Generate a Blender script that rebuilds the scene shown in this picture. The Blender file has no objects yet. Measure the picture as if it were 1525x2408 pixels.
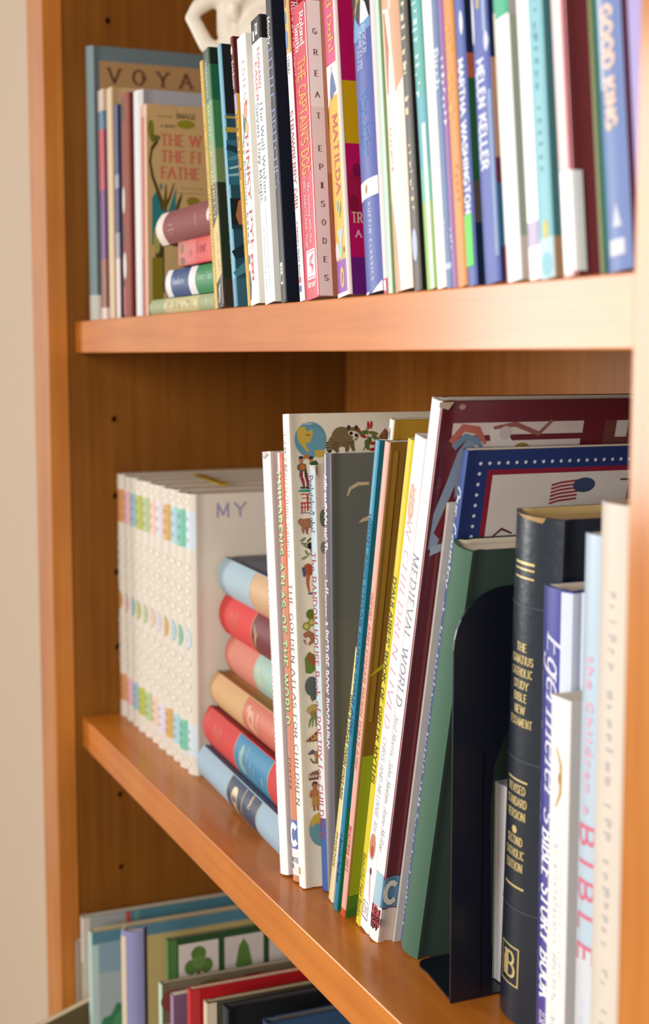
import bpy, bmesh, math, random
from mathutils import Vector, Matrix
random.seed(11)
SC = bpy.context.scene
COL = SC.collection
R = math.radians

# ------------------------------------------------------------------ camera
cam_d = bpy.data.cameras.new('camera')
cam = bpy.data.objects.new('camera', cam_d)
COL.objects.link(cam)
SC.camera = cam
YAW, PITCH = R(23.3), R(6.29)
fw = Vector((-math.cos(YAW) * math.cos(PITCH), math.sin(YAW) * math.cos(PITCH), -math.sin(PITCH)))
cam.location = (1.4, -0.328, 1.30)
cam.rotation_euler = fw.to_track_quat('-Z', 'Y').to_euler()
cam_d.sensor_fit = 'VERTICAL'
cam_d.lens = 50.0
cam_d.sensor_height = 50.0 * 2408 / 3350.0
cam_d.clip_start = 0.02
cam_d.dof.use_dof = True
cam_d.dof.focus_distance = 0.90
cam_d.dof.aperture_fstop = 7.1
cam_d.dof.aperture_blades = 0

# ------------------------------------------------------------------ world, lights, exposure
w = bpy.data.worlds.new('room_light')
SC.world = w
w.use_nodes = True
bg = w.node_tree.nodes['Background']
bg.inputs[0].default_value = (1.0, 0.93, 0.85, 1)
bg.inputs[1].default_value = 0.30


def area(name, loc, target, sx, sy, power, col):
    d = bpy.data.lights.new(name, 'AREA')
    d.shape = 'RECTANGLE'
    d.size, d.size_y, d.energy, d.color = sx, sy, power, col
    o = bpy.data.objects.new(name, d)
    COL.objects.link(o)
    o.location = loc
    o.rotation_euler = (Vector(target) - Vector(loc)).to_track_quat('-Z', 'Y').to_euler()
    return o


area('window_light_left', (-2.8, -2.62, 1.55), (0.5, -2.12, 1.25), 1.15, 1.6, 100, (1.0, 0.985, 0.96))
area('window_light_front', (1.95, -1.85, 1.65), (0.9, 0.0, 1.15), 1.2, 1.3, 50, (1.0, 0.975, 0.94))

SC.view_settings.view_transform = 'Standard'
SC.view_settings.look = 'None'
SC.view_settings.gamma = 1.0
SC.view_settings.use_curve_mapping = False
SC.view_settings.exposure = 0.22
SC.cycles.use_denoising = True
SC.cycles.max_bounces = 8
SC.cycles.sample_clamp_indirect = 6.0


# ------------------------------------------------------------------ materials
def lin(c):
    return tuple(((v / 255) / 12.92 if v / 255 <= 0.04045 else ((v / 255 + 0.055) / 1.055) ** 2.4) for v in c) + (1.0,)


_M = {}


def mat(c, kind='print', rough=None):
    key = (tuple(c), kind, rough)
    if key in _M:
        return _M[key]
    m = bpy.data.materials.new(kind + '_%d_%d_%d' % tuple(c))
    m.use_nodes = True
    nt = m.node_tree
    p = nt.nodes['Principled BSDF']
    N = nt.nodes.new
    tc = N('ShaderNodeTexCoord')
    mp = N('ShaderNodeMapping')
    nz = N('ShaderNodeTexNoise')
    ramp = N('ShaderNodeMapRange')
    hsv = N('ShaderNodeHueSaturation')
    nt.links.new(tc.outputs['Object'], mp.inputs['Vector'])
    nt.links.new(mp.outputs[0], nz.inputs['Vector'])
    nt.links.new(nz.outputs['Fac'], ramp.inputs['Value'])
    nt.links.new(ramp.outputs[0], hsv.inputs['Value'])
    nt.links.new(hsv.outputs[0], p.inputs['Base Color'])
    alb = 0.94 - 0.30 * min(1.0, (max(c) - min(c)) / 120.0) if kind in ('print', 'jacket', 'cloth') else 0.92   # printed colours reflect less than they look on the page
    hsv.inputs['Color'].default_value = tuple(v * alb for v in lin(c)[:3]) + (1.0,)
    sc, amp, rg = (60, 60, 60), 0.04, 0.45
    if kind == 'paper':
        sc, amp, rg = (2600, 9, 9), 0.16, 0.8
    elif kind == 'cloth':
        sc, amp, rg = (900, 900, 900), 0.10, 0.75
    elif kind == 'leather':
        sc, amp, rg = (220, 220, 220), 0.10, 0.33
    elif kind == 'metal':
        sc, amp, rg = (150, 150, 150), 0.05, 0.32
    elif kind == 'gilt':
        sc, amp, rg = (300, 300, 300), 0.05, 0.35
        p.inputs['Metallic'].default_value = 0.35
    elif kind == 'jacket':
        sc, amp, rg = (40, 40, 40), 0.05, 0.42
        p.inputs['Coat Weight'].default_value = 1.0
        p.inputs['Coat Roughness'].default_value = 0.10
    elif kind == 'ceramic':
        sc, amp, rg = (90, 90, 90), 0.06, 0.55
    elif kind == 'plaster':
        sc, amp, rg = (25, 25, 25), 0.02, 0.85
    elif kind == 'print':
        p.inputs['Specular IOR Level'].default_value = 0.22
        p.inputs['Coat Weight'].default_value = 0.0
        p.inputs['Coat Roughness'].default_value = 0.2
    mp.inputs['Scale'].default_value = sc
    nz.inputs['Scale'].default_value = 1.0
    nz.inputs['Detail'].default_value = 3
    ramp.inputs['To Min'].default_value = 1 - amp
    ramp.inputs['To Max'].default_value = 1 + amp
    p.inputs['Roughness'].default_value = rough if rough is not None else rg
    if kind in ('cloth', 'leather', 'ceramic'):
        b = N('ShaderNodeBump')
        b.inputs['Strength'].default_value = 0.35
        b.inputs['Distance'].default_value = 0.0006
        nt.links.new(nz.outputs['Fac'], b.inputs['Height'])
        nt.links.new(b.outputs[0], p.inputs['Normal'])
    _M[key] = m
    return m


def wood(name, c1, c2, axis, rough=0.5, coat=0.45):
    m = bpy.data.materials.new(name)
    m.use_nodes = True
    nt = m.node_tree
    p = nt.nodes['Principled BSDF']
    N = nt.nodes.new
    tc = N('ShaderNodeTexCoord')
    mp = N('ShaderNodeMapping')
    s = [110.0, 110.0, 110.0]
    s['xyz'.index(axis)] = 3.5
    mp.inputs['Scale'].default_value = s
    nz = N('ShaderNodeTexNoise')
    nz.inputs['Scale'].default_value = 1.0
    nz.inputs['Detail'].default_value = 5
    nz.inputs['Roughness'].default_value = 0.6
    nz2 = N('ShaderNodeTexNoise')
    nz2.inputs['Scale'].default_value = 9.0
    nz2.inputs['Detail'].default_value = 2
    mx = N('ShaderNodeMix')
    mx.data_type = 'FLOAT'
    mx.inputs[0].default_value = 0.4
    cr = N('ShaderNodeValToRGB')
    cr.color_ramp.elements[0].position = 0.32
    cr.color_ramp.elements[0].color = lin(c1)
    cr.color_ramp.elements[1].position = 0.68
    cr.color_ramp.elements[1].color = lin(c2)
    L = nt.links.new
    L(tc.outputs['Object'], mp.inputs['Vector'])
    L(mp.outputs[0], nz.inputs['Vector'])
    L(tc.outputs['Object'], nz2.inputs['Vector'])
    L(nz.outputs['Fac'], mx.inputs[2])
    L(nz2.outputs['Fac'], mx.inputs[3])
    L(mx.outputs[0], cr.inputs['Fac'])
    L(cr.outputs[0], p.inputs['Base Color'])
    b = N('ShaderNodeBump')
    b.inputs['Strength'].default_value = 0.03
    b.inputs['Distance'].default_value = 0.0006
    L(nz.outputs['Fac'], b.inputs['Height'])
    L(b.outputs[0], p.inputs['Normal'])
    p.inputs['Roughness'].default_value = rough
    p.inputs['Coat Weight'].default_value = coat
    p.inputs['Coat Roughness'].default_value = 0.17
    p.inputs['Specular IOR Level'].default_value = 0.15
    return m


# ------------------------------------------------------------------ mesh helpers
def link(name, me, parent=None):
    o = bpy.data.objects.new(name, me)
    COL.objects.link(o)
    if parent is not None:
        o.parent = parent
    return o


def mesh(name, vs, fs, mats, idx=None, parent=None, smooth=None, recalc=True):
    me = bpy.data.meshes.new(name)
    me.from_pydata([tuple(v) for v in vs], [], fs)
    for m in mats:
        me.materials.append(m)
    if idx:
        me.polygons.foreach_set('material_index', idx)
    if recalc:
        bm = bmesh.new()
        bm.from_mesh(me)
        bmesh.ops.recalc_face_normals(bm, faces=bm.faces)
        bm.to_mesh(me)
        bm.free()
    if smooth:
        me.polygons.foreach_set('use_smooth', [True] * len(me.polygons))
        me.set_sharp_from_angle(angle=R(smooth))
    me.update()
    return link(name, me, parent)


def bevel_box(name, lo, hi, m, parent=None, r=0.0015, seg=2, front=False):
    bm = bmesh.new()
    bmesh.ops.create_cube(bm, size=1)
    c = [(a + b) / 2 for a, b in zip(lo, hi)]
    s = [b - a for a, b in zip(lo, hi)]
    for v in bm.verts:
        v.co = Vector((c[i] + v.co[i] * s[i] for i in range(3)))
    if r:
        ge = [e for e in bm.edges if all(abs(v.co.y - lo[1]) < 1e-6 for v in e.verts)] if front else bm.edges[:]
        bmesh.ops.bevel(bm, geom=ge, offset=r, segments=seg, affect='EDGES', profile=0.5)
    me = bpy.data.meshes.new(name)
    bm.to_mesh(me)
    bm.free()
    me.materials.append(m)
    me.polygons.foreach_set('use_smooth', [True] * len(me.polygons))
    me.set_sharp_from_angle(angle=R(12))
    return link(name, me, parent)


def tag(o, label, cat, group=None, kind=None):
    if label:
        o['label'] = label
    if cat:
        o['category'] = cat
    if group:
        o['group'] = group
    if kind:
        o['kind'] = kind
    return o


# ------------------------------------------------------------------ stroke lettering (serif or plain)
def arc(cx, cy, rx, ry, a0, a1, n=9):
    return [(cx + rx * math.cos(R(a0 + (a1 - a0) * i / n)), cy + ry * math.sin(R(a0 + (a1 - a0) * i / n))) for i in range(n + 1)]


_G = {
    'A': (8, ['0,0 4,10 8,0', '1.5,3.8 6.5,3.8']), 'B': (7.4, ['1,0 1,10', '1,10 3.5,10 @3.5,7.6,2.6,2.4,90,-90 1,5.2', '3.5,5.2 @3.8,2.6,3,2.6,90,-90 1,0']),
    'C': (7.6, ['@4.2,5,3.6,5,48,312']), 'D': (8.2, ['1,0 1,10', '1,10 3.2,10 @3.2,5,4.4,5,90,-90 1,0']),
    'E': (6.6, ['1,0 1,10', '1,10 6,10', '1,5.2 5,5.2', '1,0 6.2,0']), 'F': (6.2, ['1,0 1,10', '1,10 6,10', '1,5.2 5,5.2']),
    'G': (8.2, ['@4.2,5,3.6,5,48,330', '4.8,4.4 7.6,4.4 7.6,1']), 'H': (8.4, ['1,0 1,10', '7.4,0 7.4,10', '1,5.2 7.4,5.2']),
    'I': (3, ['1.5,0 1.5,10']), 'J': (5, ['3.8,10 3.8,2.5 @2.2,2.5,1.6,2.5,0,-160']), 'K': (7.6, ['1,0 1,10', '7,10 1,4.2', '3,6 7.4,0']),
    'L': (6.2, ['1,0 1,10', '1,0 6,0']), 'M': (9.6, ['1,0 1.2,10', '1.2,10 4.8,1.5 8.4,10', '8.4,10 8.6,0']), 'N': (8.2, ['1,0 1,10', '1,10 7.2,0', '7.2,0 7.2,10']),
    'O': (8.8, ['@4.4,5,3.8,5,0,360']), 'P': (7, ['1,0 1,10', '1,10 3.6,10 @3.6,7.3,2.8,2.7,90,-90 1,4.6']), 'Q': (8.8, ['@4.4,5,3.8,5,0,360', '5,2.5 8.4,-1']),
    'R': (7.6, ['1,0 1,10', '1,10 3.6,10 @3.6,7.3,2.8,2.7,90,-90 1,4.6', '3.6,4.6 7.2,0']), 'S': (6.6, ['@3.3,7.5,2.5,2.5,20,270', '@3.3,2.5,2.8,2.5,90,-160']),
    'T': (7.4, ['3.7,0 3.7,10', '0.4,10 7,10']), 'U': (8.2, ['1,10 1,3.5 @4.1,3.5,3.1,3.5,180,360 7.2,10']), 'V': (8, ['0,10 4,0 8,10']),
    'W': (11.4, ['0,10 2.8,0 5.7,10 8.6,0 11.4,10']), 'X': (8, ['0.4,0 7.6,10', '0.4,10 7.6,0']), 'Y': (8, ['0,10 4,5 8,10', '4,5 4,0']), 'Z': (7.4, ['0.6,10 6.8,10 0.6,0 6.8,0']),
    'a': (6.4, ['@3.1,3.3,2.5,3.3,0,360', '5.6,6.6 5.6,0']), 'b': (6.6, ['1,10.5 1,0', '@3.4,3.3,2.5,3.3,0,360']), 'c': (5.8, ['@3.3,3.3,2.7,3.3,45,315']),
    'd': (6.6, ['5.6,10.5 5.6,0', '@3.2,3.3,2.5,3.3,0,360']), 'e': (6, ['0.7,3.5 5.6,3.5', '@3.2,3.3,2.5,3.3,0,315']), 'f': (4.2, ['1.8,0 1.8,8 @3.3,8.4,1.5,2,180,60', '0.4,6.4 3.8,6.4']),
    'g': (6.4, ['@3.1,3.5,2.4,3.1,0,360', '5.6,6.6 5.6,-1 @3.2,-1,2.4,2.2,0,-150']), 'h': (6.6, ['1,10.5 1,0', '@3.3,4,2.3,2.6,180,0 5.6,0']), 'i': (2.6, ['1.3,0 1.3,6.6', '1.3,8.8 1.3,9.8']),
    'j': (2.8, ['1.6,6.6 1.6,-2', '1.6,8.8 1.6,9.8']), 'k': (6.2, ['1,10.5 1,0', '5.4,6.6 1,2.8', '2.6,4.1 5.8,0']), 'l': (2.6, ['1.3,10.5 1.3,0']),
    'm': (9.6, ['1,6.6 1,0', '@2.9,4,1.9,2.6,180,0 4.8,0', '@6.7,4,1.9,2.6,180,0 8.6,0']), 'n': (6.6, ['1,6.6 1,0', '@3.3,4,2.3,2.6,180,0 5.6,0']), 'o': (6.4, ['@3.2,3.3,2.6,3.3,0,360']),
    'p': (6.6, ['1,6.6 1,-3.4', '@3.4,3.3,2.5,3.3,0,360']), 'q': (6.6, ['5.6,6.6 5.6,-3.4', '@3.2,3.3,2.5,3.3,0,360']), 'r': (4.6, ['1,6.6 1,0', '@3,4.2,2,2.4,180,50']),
    's': (5.2, ['@2.6,4.9,1.8,1.7,20,270', '@2.6,1.6,2,1.6,90,-160']), 't': (4.2, ['1.8,9 1.8,1.6 @3.2,1.6,1.4,1.6,180,290', '0.3,6.4 3.8,6.4']), 'u': (6.6, ['1,6.6 1,2.6 @3.3,2.6,2.3,2.6,180,360 5.6,6.6', '5.6,2 5.6,0']),
    'v': (6, ['0.2,6.6 3,0 5.8,6.6']), 'w': (8.8, ['0.2,6.6 2.3,0 4.4,6.6 6.5,0 8.6,6.6']), 'x': (6, ['0.4,6.6 5.6,0', '5.6,6.6 0.4,0']), 'y': (6, ['0.2,6.6 3,0', '5.8,6.6 2,-3']), 'z': (5.6, ['0.6,6.6 5,6.6 0.6,0 5,0']),
    '0': (7, ['@3.5,5,2.8,5,0,360']), '1': (4.4, ['0.8,8 2.4,10 2.4,0']), '5': (6.4, ['5.6,10 1.4,10 1,5.6 @3,3.2,2.8,3.2,120,-150']), '6': (6.6, ['@3.3,3.2,2.6,3.2,0,360', '0.7,3.4 @4,3.6,3.3,6.4,180,95']),
    '7': (6.4, ['0.6,10 5.8,10 2.4,0']), '8': (6.6, ['@3.3,7.5,2.3,2.5,0,360', '@3.3,2.5,2.8,2.5,0,360']), '9': (6.6, ['@3.3,6.8,2.6,3.2,0,360', '5.9,6.6 @2.6,6.4,3.3,6.4,0,-85']),
    "'": (2, ['1,10.2 0.8,7.6']), '.': (2.2, ['1,0 1,0.9']), ',': (2.2, ['1.2,0.8 0.6,-1.6']), '/': (5, ['0.2,-1 4.8,10.5']), '&': (8.4, ['7.6,0 2.2,7.6 @3.6,8.2,1.6,1.8,200,-60 1.4,4.6 @3.2,2.6,2.6,2.6,140,345 7.4,4.6']),
    '-': (4, ['0.5,4 3.5,4']), '!': (2.6, ['1.3,10 1.3,3', '1.3,0 1.3,0.9']), ' ': (3.6, []),
}


def _strokes(ch):
    wd, ss = _G.get(ch, _G[' '])
    out = []
    for s in ss:
        pts = []
        for tok in s.split():
            if tok[0] == '@':
                a = [float(x) for x in tok[1:].split(',')]
                pts += arc(*a)
            else:
                pts.append(tuple(float(x) for x in tok.split(',')))
        out.append(pts)
    return wd, out


def letter_polys(s, thick=1.5, thin=0.7, serif=True, slant=0.0, gap=1.2):
    """Quads of a string in units where capitals are 10 high; returns (polys, total width)."""
    polys, x0 = [], 0.0
    for ch in s:
        wd, ss = _strokes(ch)
        for pts in ss:
            n = len(pts)
            for i in range(n - 1):
                (ax, ay), (bx, by) = pts[i], pts[i + 1]
                dx, dy = bx - ax, by - ay
                ln = math.hypot(dx, dy) or 1e-6
                wv = (thin + (thick - thin) * abs(dy) / ln) / 2
                ex, ey = dx / ln * wv * 0.35, dy / ln * wv * 0.35
                nx, ny = -dy / ln * wv, dx / ln * wv
                polys.append([(x0 + ax - ex + nx, ay - ey + ny), (x0 + ax - ex - nx, ay - ey - ny), (x0 + bx + ex - nx, by + ey - ny), (x0 + bx + ex + nx, by + ey + ny)])
            if serif and n >= 2:
                for (ex, ey), (fx, fy) in ((pts[0], pts[1]), (pts[-1], pts[-2])):
                    if abs(fy - ey) > 1.1 * abs(fx - ex) and (abs(fy - ey) > 2 or n == 2) and abs(fy - ey) > 1.5:
                        hw = thick * 0.5 + 0.75
                        th = thin * 0.8
                        yy = ey + (th if ey < fy else -th) * 0.5
                        polys.append([(x0 + ex - hw, yy - th / 2), (x0 + ex + hw, yy - th / 2), (x0 + ex + hw, yy + th / 2), (x0 + ex - hw, yy + th / 2)])
        x0 += wd + gap
    if slant:
        polys = [[(x + y * slant, y) for x, y in q] for q in polys]
    return polys, max(x0 - gap, 1e-3)


def ell(cx, cy, rx, ry, n=22, a0=0, a1=360, rot=0):
    c, s = math.cos(R(rot)), math.sin(R(rot))
    out = []
    for i in range(n):
        t = R(a0 + (a1 - a0) * i / n)
        x, y = rx * math.cos(t), ry * math.sin(t)
        out.append((cx + x * c - y * s, cy + x * s + y * c))
    return out


def clip_strip(pts, xa, xb):
    """The part of an outline between two upright lines."""
    for sgn, lim in ((1, xa), (-1, xb)):
        out, n = [], len(pts)
        for i in range(n):
            p, q = pts[i], pts[(i + 1) % n]
            dp, dq = sgn * (p[0] - lim), sgn * (q[0] - lim)
            if dp >= 0:
                out.append(p)
            if (dp > 0 > dq) or (dp < 0 < dq):
                t = dp / (dp - dq)
                out.append((lim, p[1] + (q[1] - p[1]) * t))
        pts = out
        if len(pts) < 3:
            return []
    return pts if max(p[0] for p in pts) - min(p[0] for p in pts) > 1e-7 else []


def rect(x0, y0, x1, y1):
    return [(x0, y0), (x1, y0), (x1, y1), (x0, y1)]


def limb(pts, ws):
    """A tapering ribbon along points, as one outline."""
    l, r = [], []
    for i, (x, y) in enumerate(pts):
        a = pts[max(i - 1, 0)]
        b = pts[min(i + 1, len(pts) - 1)]
        dx, dy = b[0] - a[0], b[1] - a[1]
        n = math.hypot(dx, dy) or 1
        wv = ws[i] / 2
        l.append((x - dy / n * wv, y + dx / n * wv))
        r.append((x + dy / n * wv, y - dx / n * wv))
    return l + r[::-1]


# ------------------------------------------------------------------ books
PAGE = (226, 214, 192)


class Book:
    def __init__(s, name, label, S, X, Y, t, h, d, lean=0.0, yaw=0.0, tilt=0.0, style='pb', spine=(200, 200, 200), front=None, back=None,
                 page=PAGE, bands=(), group=None, kind='print', fkind=None, bulge=None, square=0.003, z0=None):
        s.t, s.h, s.d, s.style = t, h, d, style
        front = front or spine
        back = back or front
        fkind = fkind or kind
        root = bpy.data.objects.new(name, None)
        COL.objects.link(root)
        root.empty_display_size = 0.02
        lift = max(0.0, t * math.sin(R(lean))) if lean > -80 else 0.0
        root.location = (X, Y, (S if z0 is None else z0) + lift + 0.0002)
        root.rotation_euler = (R(tilt), R(lean), R(yaw))
        tag(root, label, 'book', group)
        s.root = root
        s.part = {}
        # outline of the cover seen from above: back board, spine, front board
        if style == 'round':
            b = bulge or min(0.3 * t, 0.008)
            sp = [(t * i / 14, b * (2 * i / 14 - 1) ** 2) for i in range(15)]
        else:
            r = min(0.0010 if style == 'pb' else 0.0016, t * 0.17)
            b = r
            sp = [(0, r), (r * 0.3, r * 0.3), (r, 0), (t * 0.34, 0), (t * 0.67, 0), (t - r, 0), (t - r * 0.3, r * 0.3), (t, r)]
        if style == 'pb':
            fr = [(t, b), (t, b + 0.006), (t, d)]
            tk, inset = 0.0005, 0.0004
        else:
            g = min(0.0012, t * 0.1)
            fr = [(t, b), (t, b + 0.003), (t - g, b + 0.006), (t, b + 0.010), (t, d)]
            tk, inset = min(0.0024, t * 0.2), square
        bk = [(t - x, y) for x, y in fr][::-1]
        s.sp, s.fr = sp, fr
        path = bk[:-1] + sp + fr[1:]
        n = len(path)
        nor = []
        for i in range(n):
            a, c = path[max(i - 1, 0)], path[min(i + 1, n - 1)]
            dx, dy = c[0] - a[0], c[1] - a[1]
            ln = math.hypot(dx, dy)
            nor.append((-dy / ln, dx / ln))
        zs = sorted(set([0.0, h] + [z for bd in bands for z in bd[:2] if 0 < z < h]))
        ib = len(bk) - 1
        js = ib + len(sp) - 1
        inner_m = mat(page, 'paper')

        def strip(nm, i0, i1, which):
            cols = []
            for k in range(len(zs) - 1):
                zc = (zs[k] + zs[k + 1]) / 2
                c = {'s': spine, 'f': front, 'b': back}[which]
                for bd in bands:
                    if bd[0] <= zc <= bd[1]:
                        v = bd[2] if which == 's' else (bd[3] if len(bd) > 3 else None)
                        if v is not None:
                            c = v
                cols.append(mat(c, kind if which == 's' else fkind))
            ms = list(dict.fromkeys(cols)) + [inner_m]
            K = len(zs)
            m_ = i1 - i0 + 1
            vs = []
            for i in range(i0, i1 + 1):
                for z in zs:
                    vs.append((path[i][0], path[i][1], z))
            for i in range(i0, i1 + 1):
                for z in zs:
                    vs.append((path[i][0] + nor[i][0] * tk, path[i][1] + nor[i][1] * tk, z))
            O = m_ * K
            fs, idx = [], []
            for i in range(m_ - 1):
                for k in range(K - 1):
                    mi = ms.index(cols[k])
                    a = i * K + k
                    fs.append((a, a + K, a + K + 1, a + 1))
                    idx.append(mi)
                    fs.append((O + a, O + a + 1, O + a + K + 1, O + a + K))
                    idx.append(len(ms) - 1)
                for k, mi in ((0, ms.index(cols[0])), (K - 1, ms.index(cols[-1]))):
                    a = i * K + k
                    fs.append((a, a + K, O + a + K, O + a))
                    idx.append(mi)
            for i in (0, m_ - 1):
                for k in range(K - 1):
                    a = i * K + k
                    fs.append((a, a + 1, O + a + 1, O + a))
                    idx.append(ms.index(cols[k]))
            s.part[which] = mesh(nm, vs, fs, ms, idx, root, smooth=50)

        strip('back_cover', 0, ib, 'b')
        strip('spine', ib, js, 's')
        strip('front_cover', js, n - 1, 'f')
        py0 = b + tk + 0.0004
        x0, x1 = tk + 0.0004, t - tk - 0.0004 - (g if style != 'pb' else 0)
        if style != 'pb':
            x0 += g
        if x1 - x0 > 0.0004:
            bevel_box('page_block', (x0, py0, inset), (x1, d - inset, h - inset), inner_m, root, r=min(0.0004, (x1 - x0) * 0.2), seg=1)

    def sy(s, x):
        p = s.sp
        if x <= p[0][0]:
            return p[0][1]
        for (ax, ay), (bx, by) in zip(p, p[1:]):
            if ax <= x <= bx and bx > ax:
                return ay + (by - ay) * (x - ax) / (bx - ax)
        return p[-1][1]

    def _emit(s, name, polys, where, layer, mats, label=None, warp=None):
        """polys: (outline in surface coordinates, material index). Outlines on a rounded spine are cut into strips that follow it."""
        vs, fs, idx = [], [], []
        for k, (pts, mi) in enumerate(polys):
            if warp:
                pts = [warp(u, v) for u, v in pts]
            pieces = s.pieces(pts) if where == 's' else [pts]
            fn = s.fmap(where, layer, (k % 8) * 0.000004)
            for q in pieces:
                if len(q) < 3:
                    continue
                n0 = len(vs)
                vs += [fn(p, r) for p, r in q]
                fs.append(tuple(range(n0, n0 + len(q))))
                idx.append(mi)
        o = mesh(name, vs, fs, mats, idx, s.part[where], recalc=False)
        if label:
            o['label'] = label
        return o

    def pieces(s, pts):
        xa, xb = min(p[0] for p in pts), max(p[0] for p in pts)
        ks = [-1.0] + [p[0] for p in s.sp if xa < p[0] < xb] + [1.0]
        if len(ks) == 2:
            return [pts]
        return [clip_strip(pts, p, q) for p, q in zip(ks, ks[1:])]

    def fmap(s, where, layer, extra=0.0):
        e = 0.00009 * layer + 0.00005 + extra
        if where == 's':
            return lambda x, z: (x, s.sy(x) - e, z)
        return lambda y, z: (s.t + e, y, z)

    def text(s, name, txt, where, a, b, size, length, c, serif=True, bold=1.0, slant=0.0, mode='down', kind='print', layer=2, gap=1.2, font=None):
        """where: 's' spine or 'f' front cover. mode 'down': starts at height a, baseline at b across; 'across': starts at a across, baseline at height b."""
        polys, W = letter_polys(txt, 1.45 * bold, (0.75 if serif else 1.5) * bold, serif, slant, gap)
        kx, ky = length / W, size / 10.0
        if mode == 'down':
            warp = (lambda u, v: (b + v * ky, a - u * kx))
        else:
            warp = (lambda u, v: (a + u * kx, b + v * ky))
        return s._emit(name, [(q, 0) for q in polys], where, layer, [mat(c, kind)], None, warp)

    def marks(s, name, where, z1, z0, u, hgt, n, c, kind='print', layer=2, fill=0.7):
        """Lettering too soft to read in the photograph: a run of small blocks down the surface."""
        st = (z1 - z0) / n
        ps = []
        for i in range(n):
            if random.random() < 0.14:
                continue
            hh = hgt * random.uniform(0.5, 1.0)
            f = st * fill * random.uniform(0.55, 1.1)
            u0 = u + random.choice((0.0, 0.0, hgt - hh))
            zt = z1 - i * st - random.uniform(0, st * 0.15)
            ps.append((rect(u0, zt - f * 0.42, u0 + hh, zt), 0))
            if random.random() < 0.75:
                ps.append((rect(u0 + hh * random.choice((0.0, 0.4, 0.7)), zt - f, u0 + hh * random.choice((0.8, 1.0)), zt - f * 0.42), 0))
        return s._emit(name, ps, where, layer, [mat(c, kind)])

    def art(s, name, where, shapes, layer=1, label=None, kind='print'):
        """shapes: list of (outline, colour), later ones printed over earlier ones"""
        cols = list(dict.fromkeys(tuple(c) for _, c in shapes))
        vs, fs, idx = [], [], []
        for k, (pts, c) in enumerate(shapes):
            fn = s.fmap(where, layer, 0.000008 * k)
            pieces = s.pieces(pts) if where == 's' else [pts]
            for q in pieces:
                if len(q) < 3:
                    continue
                n0 = len(vs)
                vs += [fn(p, r) for p, r in q]
                fs.append(tuple(range(n0, n0 + len(q))))
                idx.append(cols.index(tuple(c)))
        o = mesh(name, vs, fs, [mat(c, kind) for c in cols], idx, s.part[where], recalc=False)
        if label:
            o['label'] = label
        return o

    def wrap(s, name, z0, z1, x0, yc, c, kind='print', layer=1.5, label=None):
        """A sticker that goes from x0 on the spine round onto the front cover as far as yc."""
        e = 0.00009 * layer + 0.00005
        pts = [(x0, s.sy(x0), 0, -1)]
        for x, y in s.sp:
            if x > x0 + 1e-5:
                u = x / s.t
                pts.append((x, y, 0.7 * max(0, 2 * u - 1) ** 3, -1))
        pts[-1] = (s.t, s.sp[-1][1], 1, -0.4)
        for x, y in s.fr[1:]:
            if y < yc:
                pts.append((x, y, 1, 0))
        pts.append((s.t, yc, 1, 0))
        vs, fs = [], []
        for x, y, nx, ny in pts:
            for z in (z0, z1):
                vs.append((x + nx * e, y + ny * e, z))
        for i in range(len(pts) - 1):
            a = 2 * i
            fs.append((a, a + 2, a + 3, a + 1))
        o = mesh(name, vs, fs, [mat(c, kind)], None, s.root, smooth=50, recalc=False)
        if label:
            o['label'] = label
        return o


# ------------------------------------------------------------------ the room
S1, S2, S3, S4 = 1.3325, 0.935, 0.538, 0.14
WI = 0.967
tag(bevel_box('floor', (-2.1, -3.4, -0.05), (3.6, 0.4, 0.0), mat((176, 150, 120), 'plaster', 0.8), r=0), None, None, kind='structure')
wl = mat((192, 170, 146), 'plaster')
tag(bevel_box('wall_left', (-2.0, -0.012, 0.0), (-0.0685, 0.1, 2.6), wl, r=0), None, None, kind='structure')
tag(bevel_box('wall_right', (WI + 0.0705, -0.012, 0.0), (3.5, 0.1, 2.6), wl, r=0), None, None, kind='structure')
tag(bevel_box('wall_back', (-2.0, 0.325, 0.0), (3.5, 0.40, 2.6), wl, r=0), None, None, kind='structure')

# ------------------------------------------------------------------ the bookcase
WZ = wood('varnished_wood_upright', (166, 96, 34), (196, 126, 54), 'z')
WX = wood('varnished_wood_lengthwise', (174, 92, 20), (202, 122, 40), 'x')
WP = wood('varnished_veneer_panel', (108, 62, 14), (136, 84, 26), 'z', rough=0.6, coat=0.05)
WB = wood('varnished_veneer_back', (160, 94, 32), (192, 126, 56), 'z', rough=0.6, coat=0.05)
case = bpy.data.objects.new('bookcase', None)
COL.objects.link(case)
tag(case, 'varnished honey brown wooden bookcase with thick edged shelves, built against the beige wall', 'bookcase')


def peg_panel(name, x0, x1, inner):
    """Side panel drilled with two columns of shelf-peg holes on its inner face."""
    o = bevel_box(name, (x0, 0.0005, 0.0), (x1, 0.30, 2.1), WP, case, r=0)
    bm = bmesh.new()
    for z in (1.236 + k * 0.0776 for k in range(-13, 11)):
        for y in (0.0455, 0.2315):
            bmesh.ops.create_cone(bm, cap_ends=True, segments=16, radius1=0.0032, radius2=0.0032, depth=0.02,
                                  matrix=Matrix.Translation((inner, y, z)) @ Matrix.Rotation(R(90), 4, 'Y'))
    me = bpy.data.meshes.new('drill')
    bm.to_mesh(me)
    bm.free()
    me.materials.append(mat((40, 22, 8), 'plaster'))
    cut = bpy.data.objects.new('drill', me)
    COL.objects.link(cut)
    md = o.modifiers.new('holes', 'BOOLEAN')
    md.operation, md.object, md.solver = 'DIFFERENCE', cut, 'EXACT'
    dg = bpy.context.evaluated_depsgraph_get()
    new = bpy.data.meshes.new_from_object(o.evaluated_get(dg))
    o.modifiers.clear()
    o.data = new
    bpy.data.objects.remove(cut)
    return o


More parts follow.
